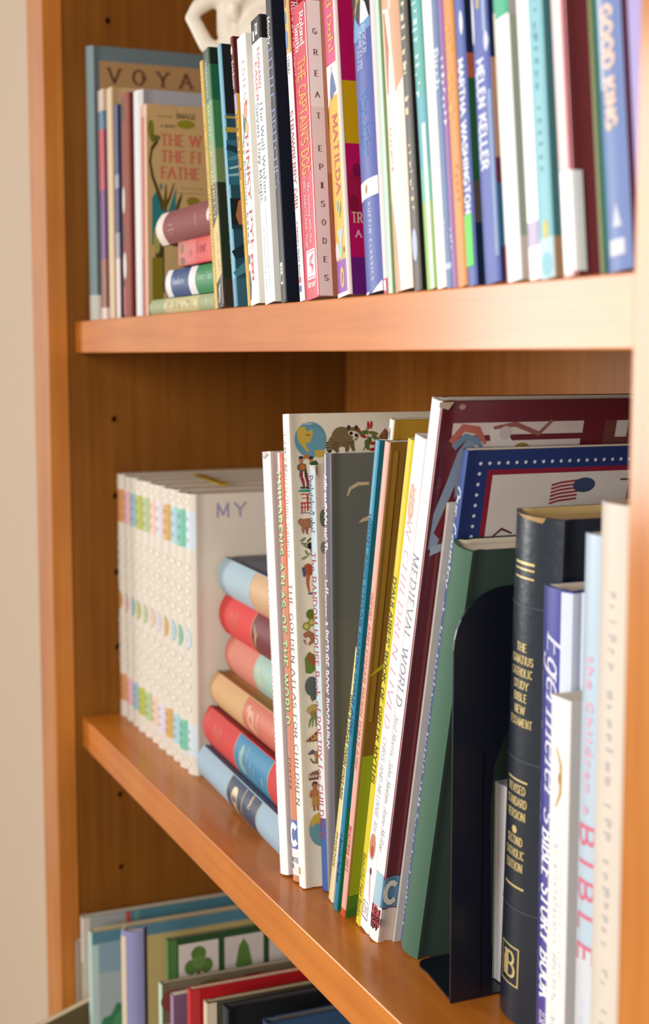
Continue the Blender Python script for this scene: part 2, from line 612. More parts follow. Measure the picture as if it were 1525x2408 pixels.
peg_panel('side_panel', -0.022, 0.0, 0.0)
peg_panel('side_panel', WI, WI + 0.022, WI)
bevel_box('back_panel', (-0.022, 0.3005, 0.0), (WI + 0.022, 0.312, 2.1), WB, case, r=0)
bevel_box('face_stile', (-0.068, -0.0205, 0.0), (0.0, 0.0, 2.1), WZ, case, r=0.0012)
bevel_box('face_stile', (WI, -0.0205, 0.0), (WI + 0.07, 0.0, 2.1), WZ, case, r=0.0012)
bevel_box('top_board', (-0.068, -0.0205, 2.1005), (WI + 0.07, 0.312, 2.13), WX, case, r=0.0012)
bevel_box('plinth', (0.0005, -0.002, 0.0), (WI - 0.0005, 0.016, S4 - 0.031), WX, case, r=0.0012)
for zt in (S4, S3, S2, S1, 1.73):
    sh = bevel_box('shelf', (0.004, 0.0265, zt - 0.022), (WI - 0.004, 0.30, zt), WX, case, r=0)
    bevel_box('shelf_edge', (0.004, 0.006, zt - 0.0305), (WI - 0.004, 0.0265, zt), WX, sh, r=0.0009, front=True)

# ------------------------------------------------------------------ upper shelf, left: upright books
b = Book('hardcover_book', 'tall slate blue hardcover with spaced brown capitals on tan panel, beside left end panel', S1, 0.002, 0.020, 0.018, 0.2625, 0.25, style='round', bulge=0.005,
         spine=(136, 160, 164), front=(92, 108, 112), kind='cloth')
b.art('title_panel', 'f', [(rect(0.0105, 0.03, 0.235, 0.2487), (190, 148, 100))], 1)
b.text('title', 'VOYA', 'f', 0.0195, 0.2285, 0.0140, 0.0840, (98, 62, 44), bold=1.35, mode='across', gap=8.5)
b.wrap('call_label', 0.001, 0.0255, 0.004, 0.010, (214, 210, 198), label='worn white call label')

b = Book('picture_book', 'slim purple book with pale, blue and red spine bands beside slate blue hardcover', S1, 0.046, 0.0215, 0.018, 0.2145, 0.2, style='hard',
         spine=(112, 74, 124), front=(96, 64, 108),
         bands=[(0, 0.012, (228, 206, 196), (228, 206, 196)), (0.012, 0.058, (160, 104, 88), (120, 82, 74)), (0.058, 0.122, (112, 74, 124)),
                (0.122, 0.178, (206, 84, 96), (92, 58, 100)), (0.178, 0.195, (88, 128, 158), (88, 128, 158)), (0.195, 0.215, (208, 188, 168), (206, 184, 158))])
b = Book('picture_book', 'plain cream picture book left of the thin navy spine on upper shelf', S1, 0.081, 0.0205, 0.0165, 0.2105, 0.22, style='hard', spine=(226, 196, 156), front=(204, 170, 124))
b = Book('paperback_book', 'thin navy paperback with white lower spine between cream and brick red books', S1, 0.1065, 0.0205, 0.0115, 0.192, 0.18,
         spine=(66, 74, 120), front=(58, 62, 88), bands=[(0, 0.055, (224, 208, 200)), (0.055, 0.078, (158, 150, 164)), (0.118, 0.13, (148, 152, 168))])
b = Book('hardcover_book', 'brick red hardcover with dark red cover edge beside pale grey book', S1, 0.131, 0.0205, 0.0245, 0.1965, 0.2, style='hard', spine=(158, 76, 58), front=(112, 30, 34), kind='cloth')
b.art('spine_ornament', 's', [(ell(0.006, 0.105, 0.004, 0.012), (214, 202, 192)), (ell(0.007, 0.075, 0.003, 0.008), (90, 60, 50)), (ell(0.007, 0.047, 0.005, 0.012), (220, 212, 204)),
                              (rect(0.002, 0.004, 0.010, 0.028), (196, 88, 84)), (ell(0.006, 0.182, 0.004, 0.010), (64, 60, 36))])
b = Book('hardcover_book', 'plain pale grey hardcover directly behind the salmon spined novel', S1, 0.1625, 0.0205, 0.027, 0.1935, 0.2, style='round', bulge=0.004, spine=(204, 200, 200), front=(150, 150, 156))
b.art('spine_corner', 's', [([(0, 0.0), (0.009, 0.0), (0.001, 0.03)], (206, 130, 76))])
b = Book('paperback_book', 'tan paperback novel with salmon title letters and painted tree on its cover', S1, 0.1945, 0.020, 0.0165, 0.1775, 0.115, lean=0.5,
         spine=(222, 118, 100), front=(208, 174, 120), bands=[(0.168, 0.178, (232, 170, 150), None)])
b.art('spine_edge', 's', [(rect(0.0125, 0.001, 0.0163, 0.176), (226, 208, 164)), (rect(0.0005, 0.0, 0.004, 0.05), (168, 66, 110))])
b.art('cover_picture', 'f', [
    (limb([(0.0105, 0.02), (0.0110, 0.060), (0.0150, 0.085), (0.0145, 0.098)], [0.0085, 0.0075, 0.006, 0.005]), (72, 62, 28)),
    ([(0.004, 0.060), (0.012, 0.066), (0.0175, 0.085), (0.0155, 0.094), (0.008, 0.105), (0.0045, 0.1)], (44, 130, 138)),
    ([(0.0175, 0.086), (0.026, 0.110), (0.025, 0.092), (0.020, 0.083)], (44, 130, 138)), (rect(0.0115, 0.107, 0.0135, 0.112), (44, 130, 138)),
    (limb([(0.0148, 0.090), (0.0095, 0.106), (0.0050, 0.118), (0.0030, 0.130), (0.0048, 0.142), (0.0105, 0.150)], [0.0045, 0.003, 0.0024, 0.0022, 0.0018, 0.001]), (78, 70, 36)),
    (limb([(0.0042, 0.139), (0.0095, 0.146), (0.0110, 0.152)], [0.002, 0.0014, 0.0008]), (78, 70, 36)),
    (limb([(0.0150, 0.091), (0.0205, 0.102), (0.0240, 0.113)], [0.004, 0.002, 0.001]), (86, 76, 30)),
    (limb([(0.0150, 0.09), (0.0165, 0.104), (0.0168, 0.112)], [0.003, 0.002, 0.001]), (96, 84, 30)),
    (limb([(0.026, 0.090), (0.0285, 0.098), (0.0310, 0.104)], [0.003, 0.003, 0.001]), (74, 70, 44)),
    (ell(0.0040, 0.157, 0.0026, 0.0075), (130, 128, 40)), (ell(0.0055, 0.150, 0.0022, 0.004), (120, 116, 36)), (ell(0.0090, 0.1500, 0.0032, 0.0022), (104, 100, 44)),
    (ell(0.0350, 0.1622, 0.0080, 0.0036), (150, 146, 40)), (ell(0.041, 0.098, 0.006, 0.004), (146, 132, 40)), (rect(0.004, 0.01, 0.0135, 0.05), (140, 128, 34)), (ell(0.0085, 0.065, 0.003, 0.012), (180, 168, 90))])
for k, (tx, zz, ln) in enumerate((('THE W', 0.1440, 0.0355), ('THE FI', 0.1305, 0.0355), ('FATHE', 0.1168, 0.0345))):
    b.text('title', tx, 'f', 0.0125, zz, 0.0092, ln, (222, 122, 100), bold=1.5, mode='across')
b.text('author_line', 'A NOVEL', 'f', 0.0128, 0.1590, 0.0022, 0.0140, (70, 66, 48), mode='across')
b.text('author_line', 'IMAGE', 'f', 0.0270, 0.1670, 0.0040, 0.0170, (96, 86, 56), mode='across', bold=1.3)
b.art('cover_rule', 'f', [(rect(0.0095, 0.1676, 0.0235, 0.1682), (110, 96, 66)), (rect(0.0265, 0.166, 0.0268, 0.175), (110, 96, 66)), (rect(0.030, 0.1085, 0.050, 0.1090), (140, 118, 80)), (rect(0.026, 0.1045, 0.05, 0.1050), (140, 118, 80))])

# upper shelf: the pile lying flat in front of the novel (lean -90 lays a book down, spine to the front)
G = 'books lying flat in the pile on the upper shelf'
b = Book('hardcover_book', 'pale sage green book with cream label at bottom of small pile', S1, 0.398, 0.0155, 0.0130, 0.168, 0.105, lean=-90, style='round', bulge=0.003, spine=(172, 180, 136), front=(110, 160, 190), back=(110, 160, 190), kind='cloth', group=G)
b.art('spine_label', 's', [(rect(0.001, 0.0385, 0.0125, 0.126), (222, 212, 158))])
b.marks('lettering', 's', 0.118, 0.046, 0.004, 0.006, 14, (150, 140, 88))
b.art('spine_mark', 's', [(limb([(0.003, 0.02), (0.007, 0.016), (0.010, 0.022)], [0.001] * 3), (214, 216, 196))])
b = Book('hardcover_book', 'navy and green book with white spine bands lying in small pile', S1 + 0.0138, 0.396, 0.0165, 0.0215, 0.124, 0.105, lean=-90, style='round', bulge=0.003, spine=(62, 88, 136), front=(60, 84, 130), group=G,
         bands=[(0, 0.0455, (60, 150, 92), (60, 150, 92)), (0.0455, 0.062, (228, 224, 226)), (0.1085, 0.1225, (228, 224, 226))])
b.text('title', 'Nowhere', 's', 0.103, 0.009, 0.0050, 0.030, (190, 204, 224), bold=1.2)
b.text('title', 'Science Tales', 's', 0.041, 0.0100, 0.0050, 0.036, (176, 214, 180), bold=1.2)
b = Book('paperback_book', 'red and pink paperback lying third up in the small pile', S1 + 0.0362, 0.392, 0.0165, 0.0195, 0.083, 0.10, lean=-90, spine=(238, 66, 52), front=(150, 40, 60), group=G,
         bands=[(0.0405, 0.062, (236, 108, 104)), (0.062, 0.083, (224, 124, 96)), (0, 0.012, (238, 84, 66))])
b.art('spine_mark', 's', [(ell(0.014, 0.074, 0.004, 0.005), (150, 96, 70)), (ell(0.004, 0.072, 0.003, 0.006), (120, 70, 60)), (ell(0.009, 0.052, 0.003, 0.004), (200, 90, 90))])
b.text('title', 'Fear', 's', 0.036, 0.008, 0.0080, 0.020, (196, 44, 40), bold=1.3)
b = Book('hardcover_book', 'maroon cloth book with white end band on top of small pile', S1 + 0.0566, 0.389, 0.0155, 0.0260, 0.138, 0.105, lean=-90, style='round', bulge=0.006, spine=(148, 76, 76), front=(140, 64, 66), kind='cloth', group=G,
         bands=[(0.1185, 0.137, (232, 222, 210))])
b.art('spine_mark', 's', [(rect(0.008, 0.0335, 0.018, 0.0350), (190, 150, 110)), (ell(0.015, 0.004, 0.006, 0.0035), (220, 206, 200)), (rect(0.006, 0.092, 0.0075, 0.104), (168, 104, 96)), (rect(0.009, 0.088, 0.0105, 0.106), (168, 104, 96)), (rect(0.013, 0.09, 0.0145, 0.102), (168, 104, 96))])

# ------------------------------------------------------------------ upper shelf: leaning paperbacks
b = Book('paperback_book', 'very thin yellow paperback leaning on the small pile, leftmost of the leaning row', S1, 0.4065, 0.013, 0.0058, 0.183, 0.12, lean=-9.6, spine=(246, 204, 96), front=(240, 200, 110))
b.marks('lettering', 's', 0.172, 0.03, 0.0022, 0.0022, 60, (206, 160, 70), fill=0.6)
b = Book('paperback_book', 'dark green paperback with small white capitals and cream slanted band on spine', S1, 0.4135, 0.0130, 0.0128, 0.1885, 0.13, lean=-9.1,
         spine=(112, 160, 120), front=(40, 52, 38), bands=[(0.176, 0.189, (60, 84, 62), (24, 44, 36)), (0.15, 0.176, (88, 128, 96), (36, 110, 74)), (0.115, 0.15, (128, 172, 130), (70, 134, 88)), (0.09, 0.115, (150, 170, 120), (120, 140, 92)), (0.0605, 0.09, (78, 84, 62), (44, 50, 36)), (0.02, 0.0605, (70, 64, 48)), (0, 0.02, (38, 34, 28), (66, 54, 40))])
b.text('author_name', 'VANDERPOOL', 's', 0.180, 0.0040, 0.0038, 0.028, (226, 226, 214), serif=False, bold=0.9)
b.text('title', 'MOON OVER MANIFEST', 's', 0.147, 0.0042, 0.0048, 0.083, (236, 224, 160), bold=1.0)
b.art('cream_band', 's', [([(0.0003, 0.018), (0.0126, 0.024), (0.0126, 0.0665), (0.0003, 0.058)], (240, 214, 140))])
b.marks('lettering', 's', 0.054, 0.026, 0.0070, 0.0025, 18, (150, 124, 70))
b.art('publisher_mark', 's', [(limb([(0.004, 0.004), (0.0065, 0.009), (0.0060, 0.014), (0.0085, 0.017)], [0.0012, 0.0016, 0.0020, 0.0008]), (236, 232, 224))])
b.art('cover_edge_wear', 's', [(rect(0.0121, 0.002, 0.0125, 0.12), (200, 190, 160))], 2)
b = Book('paperback_book', 'light blue spined paperback with dark patterned rug cover beside dark green paperback', S1, 0.447, 0.0130, 0.0068, 0.187, 0.13, lean=-9.7,
         spine=(126, 190, 216), front=(40, 84, 104), bands=[(0.137, 0.188, (126, 190, 216), (30, 34, 40)), (0.0, 0.02, (104, 160, 190), (60, 110, 130))])
b.art('cover_picture', 'f', [
    (rect(0.0, 0.1335, 0.05, 0.1350), (206, 178, 80)), (rect(0.0, 0.1235, 0.05, 0.1270), (210, 180, 70)), (rect(0.0, 0.086, 0.05, 0.118), (54, 122, 150)),
    (limb([(0, 0.113), (0.015, 0.109), (0.03, 0.115)], [0.004, 0.006, 0.004]), (34, 60, 80)), (limb([(0, 0.104), (0.012, 0.107), (0.03, 0.102)], [0.002, 0.004, 0.002]), (90, 150, 172)),
    (limb([(0.001, 0.0975), (0.012, 0.1005), (0.025, 0.097)], [0.0012, 0.0018, 0.0012]), (180, 214, 216)), (limb([(0, 0.0925), (0.012, 0.0945), (0.025, 0.091)], [0.0014, 0.0024, 0.0012]), (150, 196, 206)),
    (rect(0.0, 0.058, 0.05, 0.0765), (26, 34, 36)), ([(0.006, 0.0565), (0.0035, 0.064), (0.0060, 0.0745), (0.014, 0.080), (0.02, 0.06), (0.012, 0.0560)], (198, 132, 88)),
    (rect(0.0, 0.0545, 0.05, 0.0580), (26, 56, 68)), (limb([(0, 0.036), (0.008, 0.040), (0.02, 0.034)], [0.006, 0.01, 0.006]), (26, 50, 58)), (limb([(0, 0.022), (0.008, 0.028), (0.02, 0.020)], [0.004, 0.008, 0.004]), (80, 150, 168))])
b.marks('lettering', 's', 0.14, 0.03, 0.0004, 0.0012, 30, (226, 170, 80))
b = Book('paperback_book', 'thin yellow paperback with maroon spine top between blue and white paperbacks', S1, 0.4755, 0.0130, 0.0046, 0.1875, 0.125, lean=-10.0,
         spine=(244, 196, 76), front=(240, 190, 66), bands=[(0.1475, 0.188, (112, 36, 32), (92, 30, 30)), (0.1355, 0.1475, (190, 160, 190), None)])
b.text('author_name', 'Erickson', 's', 0.1705, 0.0010, 0.0030, 0.0190, (240, 226, 214), bold=1.4)
b.art('author_mark', 's', [(ell(0.0022, 0.178, 0.0016, 0.003), (236, 220, 210))])
b.text('title', 'Hank the Cowdog', 's', 0.133, 0.0010, 0.0032, 0.045, (150, 70, 40), bold=1.3)
b.marks('lettering', 's', 0.085, 0.02, 0.001, 0.0020, 30, (196, 140, 50))
b = Book('paperback_book', 'white paperback with red and blue title letters and red square near base', S1, 0.4812, 0.0130, 0.0152, 0.1825, 0.125, lean=-7.8, spine=(250, 248, 244), front=(238, 234, 224))
b.text('author_name', 'ESTES', 's', 0.1650, 0.0080, 0.0052, 0.026, (176, 168, 176), bold=0.9)
b.art('spine_picture', 's', [(ell(0.010, 0.131, 0.0035, 0.006), (228, 170, 140)), (ell(0.0085, 0.122, 0.004, 0.005), (110, 120, 100)), (ell(0.0115, 0.119, 0.003, 0.005), (232, 190, 150)), (limb([(0.004, 0.112), (0.007, 0.122), (0.005, 0.130)], [0.001, 0.002, 0.001]), (60, 70, 76)), (ell(0.0125, 0.136, 0.0018, 0.0022), (214, 110, 80))])
b.text('title', 'PINKY PYE', 's', 0.1145, 0.0072, 0.0056, 0.078, (216, 70, 62), bold=1.0)
b.text('subtitle', 'by Eleanor Estes', 's', 0.112, 0.0026, 0.0026, 0.070, (110, 140, 190), serif=False)
b.art('red_square', 's', [(rect(0.0060, 0.0165, 0.0098, 0.0345), (222, 58, 58)), (ell(0.0079, 0.0300, 0.0010, 0.0016), (250, 240, 240)), (rect(0.0074, 0.0235, 0.0084, 0.0265), (250, 240, 240)), (ell(0.0079, 0.0200, 0.0010, 0.0014), (250, 240, 240))])
b.art('logo_mark', 's', [(rect(0.0006, 0.0285, 0.0044, 0.0345), (90, 110, 120)), (limb([(0.0014, 0.004), (0.0030, 0.014), (0.0022, 0.024)], [0.0026, 0.0034, 0.0014]), (34, 52, 72))])
b = Book('paperback_book', 'white paperback with black spine top and thin blue script title beside glossy black paperback', S1, 0.5083, 0.0130, 0.0168, 0.1885, 0.135, lean=-7.5, spine=(250, 250, 250), front=(236, 232, 222),
         bands=[(0.1730, 0.189, (34, 34, 36), (34, 34, 36))])
b.art('publisher_mark', 's', [(rect(0.0080, 0.1770, 0.0120, 0.1845), (226, 224, 220)), (rect(0.0030, 0.1745, 0.0060, 0.1810), (222, 220, 216)), (rect(0.0092, 0.179, 0.0108, 0.183), (60, 60, 60))])
b.text('author_name', 'EDWARD', 's', 0.1680, 0.0100, 0.0036, 0.027, (232, 110, 104), serif=False, bold=0.9)
b.text('author_name', 'EAGER', 's', 0.1600, 0.0045, 0.0036, 0.026, (232, 130, 120), serif=False, bold=0.9)
b.text('title', 'The Well-Wishers', 's', 0.1330, 0.0094, 0.0050, 0.066, (96, 116, 140), bold=0.8)
b.text('title', 'Seven-Day Magic', 's', 0.1330, 0.0026, 0.0050, 0.066, (96, 116, 140), bold=0.8)
b.text('series_line', 'Odyssey Harcourt Young Classic', 's', 0.062, 0.0100, 0.0022, 0.050, (150, 160, 176), serif=False, bold=0.8)
b.text('series_line', 'A Harcourt Young Classic', 's', 0.050, 0.0044, 0.0022, 0.042, (150, 160, 176), serif=False, bold=0.8)
b = Book('paperback_book', 'glossy black paperback with lavender capitals down its spine', S1, 0.5375, 0.0130, 0.0084, 0.205, 0.13, lean=-7.7, spine=(46, 46, 48), front=(17, 28, 42))
b.text('author_name', 'Moody', 's', 0.1845, 0.0020, 0.0046, 0.0175, (232, 232, 232), serif=False, bold=1.0)
b.text('title', 'LITTLE BRITCHES', 's', 0.1640, 0.0020, 0.0054, 0.0900, (150, 156, 214), serif=True, bold=0.95)
b.art('spine_line', 's', [(rect(0.0079, 0.002, 0.0081, 0.204), (170, 170, 172))], 2)
b.art('publisher_mark', 's', [(rect(0.0022, 0.0120, 0.0062, 0.0260), (210, 210, 210)), (ell(0.0042, 0.0160, 0.0016, 0.0030), (30, 30, 30)), (rect(0.0030, 0.0205, 0.0054, 0.0212), (40, 40, 40)), (rect(0.0030, 0.0225, 0.0054, 0.0232), (40, 40, 40))])
b = Book('paperback_book', 'white and red paperback with small dark capitals pressed against the thick red paperback', S1, 0.5688, 0.0130, 0.0070, 0.200, 0.13, lean=-7.9, spine=(250, 246, 244), front=(228, 60, 84), bands=[(0.155, 0.2, (240, 206, 130), None)])
b.art('spine_picture', 's', [(ell(0.0022, 0.178, 0.0014, 0.004), (96, 140, 200)), (ell(0.0026, 0.164, 0.0018, 0.006), (120, 160, 210)), (ell(0.0030, 0.188, 0.0016, 0.004), (214, 120, 90))])
b.art('author_box', 's', [(rect(0.0012, 0.1420, 0.0060, 0.1545), (250, 248, 246))])
b.text('author_name', 'LENSKI', 's', 0.1530, 0.0020, 0.0030, 0.0105, (40, 40, 44), bold=1.3)
b.text('title', 'STRAWBERRY GIRL', 's', 0.1190, 0.0012, 0.0048, 0.063, (186, 70, 84), bold=1.1)
b.text('series_line', 'A Newbery Medal Book', 's', 0.0500, 0.0022, 0.0024, 0.034, (60, 64, 90), serif=False)
b.art('publisher_mark', 's', [(ell(0.0032, 0.0135, 0.0018, 0.0024), (230, 80, 80)), (rect(0.0016, 0.0060, 0.0048, 0.0100), (70, 90, 170))])
b.text('award_line', 'TRUMPET NEWBERY I', 'f', 0.1900, 0.0022, 0.0042, 0.054, (250, 236, 236), bold=1.3)
b.art('barcode', 'f', [(rect(0.0035, 0.004, 0.0080, 0.0380), (44, 38, 40))] + [(rect(0.0042, 0.008 + k * 0.0042, 0.0072, 0.0105 + k * 0.0042), (196, 180, 180)) for k in range(7)])

b = Book('paperback_book', 'thick red paperback with orange and white spine lettering and white spiral logo', S1, 0.5785, 0.0128, 0.0215, 0.1800, 0.13, lean=-6.8, spine=(238, 70, 92), front=(222, 150, 118), bands=[(0.0, 0.075, (240, 82, 104), (206, 124, 92))])
b.art('spine_line', 's', [(rect(0.0028, 0.030, 0.0031, 0.170), (250, 200, 204)), (rect(0.0204, 0.001, 0.0212, 0.178), (250, 226, 226))], 1)
b.text('author_name', 'Roland', 's', 0.1745, 0.0122, 0.0058, 0.0200, (252, 236, 236), bold=1.25)
b.text('author_name', 'Smith', 's', 0.1690, 0.0046, 0.0058, 0.0165, (252, 236, 236), bold=1.25)
b.text('title', "THE CAPTAIN'S DOG", 's', 0.1470, 0.0062, 0.0112, 0.0705, (252, 176, 86), serif=False, bold=1.35)
b.text('subtitle', 'My Journey with the', 's', 0.0700, 0.0126, 0.0040, 0.0360, (250, 206, 206), bold=1.0)
b.text('subtitle', 'LEWIS AND CLARK Trail', 's', 0.0775, 0.0062, 0.0040, 0.0455, (250, 190, 190), bold=1.05)
b.art('publisher_logo', 's', [(rect(0.0058, 0.0120, 0.0188, 0.0300), (252, 244, 244)), (rect(0.0066, 0.0130, 0.0180, 0.0290), (236, 76, 98)), (rect(0.0070, 0.0136, 0.0176, 0.0284), (252, 244, 244))]
      + [(limb([(0.0160, 0.0270 - k * 0.0005), (0.0105 + k * 0.001, 0.0245 - k * 0.001), (0.0100 + k * 0.0016, 0.0215 - k * 0.0004), (0.0140 + k * 0.0006, 0.0195 + k * 0.0004), (0.0158, 0.0170 + k * 0.0012), (0.0120, 0.0155 + k * 0.0016)], [0.0007, 0.0010, 0.0012, 0.0012, 0.0010, 0.0006]), (236, 76, 98)) for k in range(3)])
b.text('publisher_name', 'Harcourt', 's', 0.0060, 0.0072, 0.0040, 0.0130, (252, 236, 238), bold=1.3, mode='across')
b.art('series_strip', 'f', [(rect(0.0006, 0.0005, 0.0095, 0.1795), (244, 216, 212)), (rect(0.0006, 0.1150, 0.0095, 0.1795), (248, 234, 230)), (ell(0.0175, 0.110, 0.006, 0.022), (166, 92, 62)), (ell(0.018, 0.050, 0.006, 0.018), (150, 70, 44)), (ell(0.016, 0.03, 0.004, 0.02), (214, 110, 60))])
for k, ch in enumerate('GREAT'):
    b.text('series_letter', ch, 'f', 0.0038, 0.1590 - k * 0.0128, 0.0034, 0.0026, (112, 80, 84), mode='across', layer=5)
for k, ch in enumerate('EPISODES'):
    b.text('series_letter', ch, 'f', 0.0040, 0.0880 - k * 0.0112, 0.0034, 0.0026, (112, 80, 84), mode='across', layer=5)
b = Book('paperback_book', 'worn pink, yellow and purple paperback with white frayed spine corner', S1, 0.6285, 0.0128, 0.0165, 0.1985, 0.13, lean=-7.6, spine=(254, 200, 58), front=(206, 18, 98),
         bands=[(0.1357, 0.2, (240, 88, 140), None), (0.117, 0.1357, (250, 246, 244), None), (0.0, 0.0215, (156, 78, 188), (112, 30, 122)), (0.0875, 0.1240, None, (228, 176, 12))])
b.text('author_name', 'Roald Dahl', 's', 0.1960, 0.0062, 0.0066, 0.0535, (254, 190, 80), bold=1.1)
b.art('spine_picture', 's', [([(0.0040, 0.1180), (0.0055, 0.1270), (0.0080, 0.1320), (0.0105, 0.1275), (0.0135, 0.1190), (0.0100, 0.1180), (0.0060, 0.1150)], (96, 116, 164)), (ell(0.0080, 0.1330, 0.0016, 0.0016), (214, 190, 180)), ([(0.002, 0.117), (0.0, 0.110), (0.0045, 0.117)], (250, 246, 244))])
b.text('title', 'MATILDA', 's', 0.1060, 0.0062, 0.0058, 0.0460, (222, 82, 96), bold=1.15)
b.art('spine_picture', 's', [(rect(0.0055, 0.0500, 0.0080, 0.0560), (90, 190, 190)), (limb([(0.0085, 0.0460), (0.0105, 0.0500), (0.0110, 0.0545)], [0.0008, 0.0014, 0.0006]), (90, 110, 60)), ([(0.0048, 0.0390), (0.0070, 0.0310), (0.0050, 0.0230), (0.0095, 0.0225), (0.0105, 0.0330), (0.0135, 0.0400), (0.0100, 0.0385)], (176, 196, 190)), (ell(0.0035, 0.0270, 0.0028, 0.0055), (206, 190, 190)), (ell(0.0085, 0.0270, 0.0020, 0.0030), (150, 220, 170)), (ell(0.0125, 0.0265, 0.0012, 0.0018), (180, 120, 30))])
b.art('publisher_mark', 's', [(ell(0.0082, 0.0112, 0.0026, 0.0062), (250, 196, 60)), (limb([(0.0076, 0.0078), (0.0084, 0.0116), (0.0078, 0.0146)], [0.0010, 0.0018, 0.0008]), (90, 60, 90))])
b.text('award_line', 'TRE', 'f', 0.0040, 0.0415, 0.0058, 0.0100, (240, 196, 160), bold=1.3, mode='across')
b.text('award_line', 'A', 'f', 0.0060, 0.0330, 0.0040, 0.0035, (236, 180, 190), bold=1.3, mode='across')
b.art('cover_picture', 'f', [(ell(0.008, 0.060, 0.006, 0.012), (178, 26, 74)), (ell(0.006, 0.052, 0.003, 0.006), (150, 20, 60)), (ell(0.009, 0.072, 0.003, 0.004), (140, 20, 80))])
b.wrap('worn_or_highlit_edge', 0.0, 0.197, 0.0151, 0.0020, (240, 224, 214), layer=2.5, label='frayed white paper along the spine edge')
b.art('worn_foot', 's', [(rect(0.0002, 0.0, 0.0163, 0.0024), (236, 226, 222))], 3)

b = Book('paperback_book', 'blue paperback with black top and slanted white band low on its spine', S1, 0.6645, 0.0128, 0.0218, 0.1850, 0.125, lean=-7.3, style='round', bulge=0.002, spine=(98, 112, 186), front=(84, 98, 170), bands=[(0.1500, 0.186, (30, 28, 40), (30, 28, 40))])
b.art('spine_picture', 's', [(limb([(0.0060, 0.152), (0.0100, 0.163), (0.0120, 0.178)], [0.0012, 0.0022, 0.0012]), (206, 170, 80)), (limb([(0.0040, 0.1575), (0.0140, 0.1640)], [0.0012, 0.0012]), (196, 160, 70)), ([(0.013, 0.1495), (0.0150, 0.1640), (0.0185, 0.1600), (0.0215, 0.1500)], (232, 236, 240)), ([(0.0, 0.1430), (0.0060, 0.1560), (0.0120, 0.1480), (0.0218, 0.1520), (0.0218, 0.1460), (0.008, 0.1410)], (128, 176, 226))])
for tx, u, zt, ln in (('ROGER', 0.0150, 0.1480, 0.0155), ('LANCELYN', 0.0110, 0.1450, 0.0200), ('GREEN', 0.0070, 0.1380, 0.0130)):
    b.text('author_name', tx, 's', zt, u, 0.0031, ln, (196, 204, 236), bold=1.2)
b.text('title', 'King Arthur', 's', 0.1130, 0.0105, 0.0056, 0.0370, (76, 150, 230), bold=1.1, slant=0.15)
b.text('subtitle', 'and his Knights', 's', 0.1080, 0.0066, 0.0024, 0.0250, (90, 130, 210), bold=1.0)
b.art('white_band', 's', [([(0.0001, 0.0525), (0.0218, 0.0535), (0.0218, 0.0635), (0.0001, 0.0625)], (246, 246, 250)), (ell(0.0108, 0.0580, 0.0016, 0.0030), (226, 166, 60)), (limb([(0.0104, 0.0562), (0.0110, 0.0582), (0.0106, 0.0598)], [0.0007, 0.0010, 0.0006]), (60, 50, 50))], 1.5)
b.text('series_line', 'PUFFIN CLASSICS', 's', 0.0500, 0.0118, 0.0026, 0.0430, (214, 220, 246), serif=False, bold=1.1, gap=5)
b.art('worn_foot', 's', [([(0.012, 0.0), (0.0218, 0.0), (0.0218, 0.0060), (0.0170, 0.0030)], (232, 226, 228)), (rect(0.0002, 0, 0.008, 0.0016), (216, 216, 230))], 3)
# soft row further right
GT = 'tight row of thin books at the near end of the upper shelf'


def thin(label, X, t, h, lean, sp, fr, bands=(), Y=0.013, d=0.125, nm='paperback_book'):
    return Book(nm, label, S1, X, Y, t, h, d, lean=lean, spine=sp, front=fr, bands=bands)


b = thin('very thin pale pink paperback with red patch at foot beside blue paperback', 0.6898, 0.0050, 0.200, -7.2, (236, 212, 214), (230, 206, 206), [(0, 0.0085, (226, 84, 104), None)])
b.art('foot_label', 's', [(rect(0.0012, 0.002, 0.0038, 0.0075), (248, 236, 236))])
b = thin('very thin mint green paperback beside the pale pink one', 0.6953, 0.0048, 0.200, -7.2, (178, 224, 202), (150, 180, 120))
b.art('spine_line', 's', [(rect(0.0036, 0.0, 0.0047, 0.2), (226, 240, 230))])
b = Book('hardcover_book', 'peach and white book with soft pink spine left of the grey black spine', S1, 0.7010, 0.0130, 0.0212, 0.200, 0.14, lean=-7.2, style='round', bulge=0.002, spine=(248, 230, 222), front=(212, 142, 112))
b.art('spine_picture', 's', [([(0.0, 0.1540), (0.0010, 0.2), (0.021, 0.2), (0.021, 0.112), (0.0150, 0.105), (0.0120, 0.150)], (238, 188, 156)), (limb([(0.0060, 0.106), (0.0075, 0.130), (0.0050, 0.150)], [0.001, 0.005, 0.002]), (228, 160, 104)), (limb([(0.0120, 0.2), (0.0130, 0.15)], [0.002, 0.002]), (246, 220, 204))])
b.art('spine_picture', 's', [([(0.0, 0.0), (0.0100, 0.0), (0.0080, 0.030), (0.0020, 0.050), (0.0, 0.045)], (232, 192, 160))])
b.marks('lettering', 's', 0.088, 0.064, 0.006, 0.0024, 8, (214, 188, 176))
b = thin('charcoal paperback with soft cream lettering on spine', 0.7262, 0.0082, 0.190, -7.6, (96, 94, 90), (36, 32, 28))
b.marks('lettering', 's', 0.170, 0.090, 0.0022, 0.0044, 13, (222, 216, 184))
b.marks('lettering', 's', 0.082, 0.040, 0.0030, 0.0036, 9, (206, 200, 170))
b.art('spine_oval', 's', [(ell(0.0042, 0.024, 0.0028, 0.0085), (186, 196, 226))])
b = thin('teal paperback fading to lime green at the foot with white lettering', 0.7408, 0.0096, 0.195, -8.0, (112, 194, 190), (76, 140, 124), [(0.062, 0.1, (118, 192, 206), (86, 150, 150)), (0.045, 0.062, (130, 210, 190), None), (0, 0.045, (172, 216, 122), (150, 170, 100))])
b.marks('lettering', 's', 0.190, 0.098, 0.0014, 0.0054, 20, (206, 236, 236))
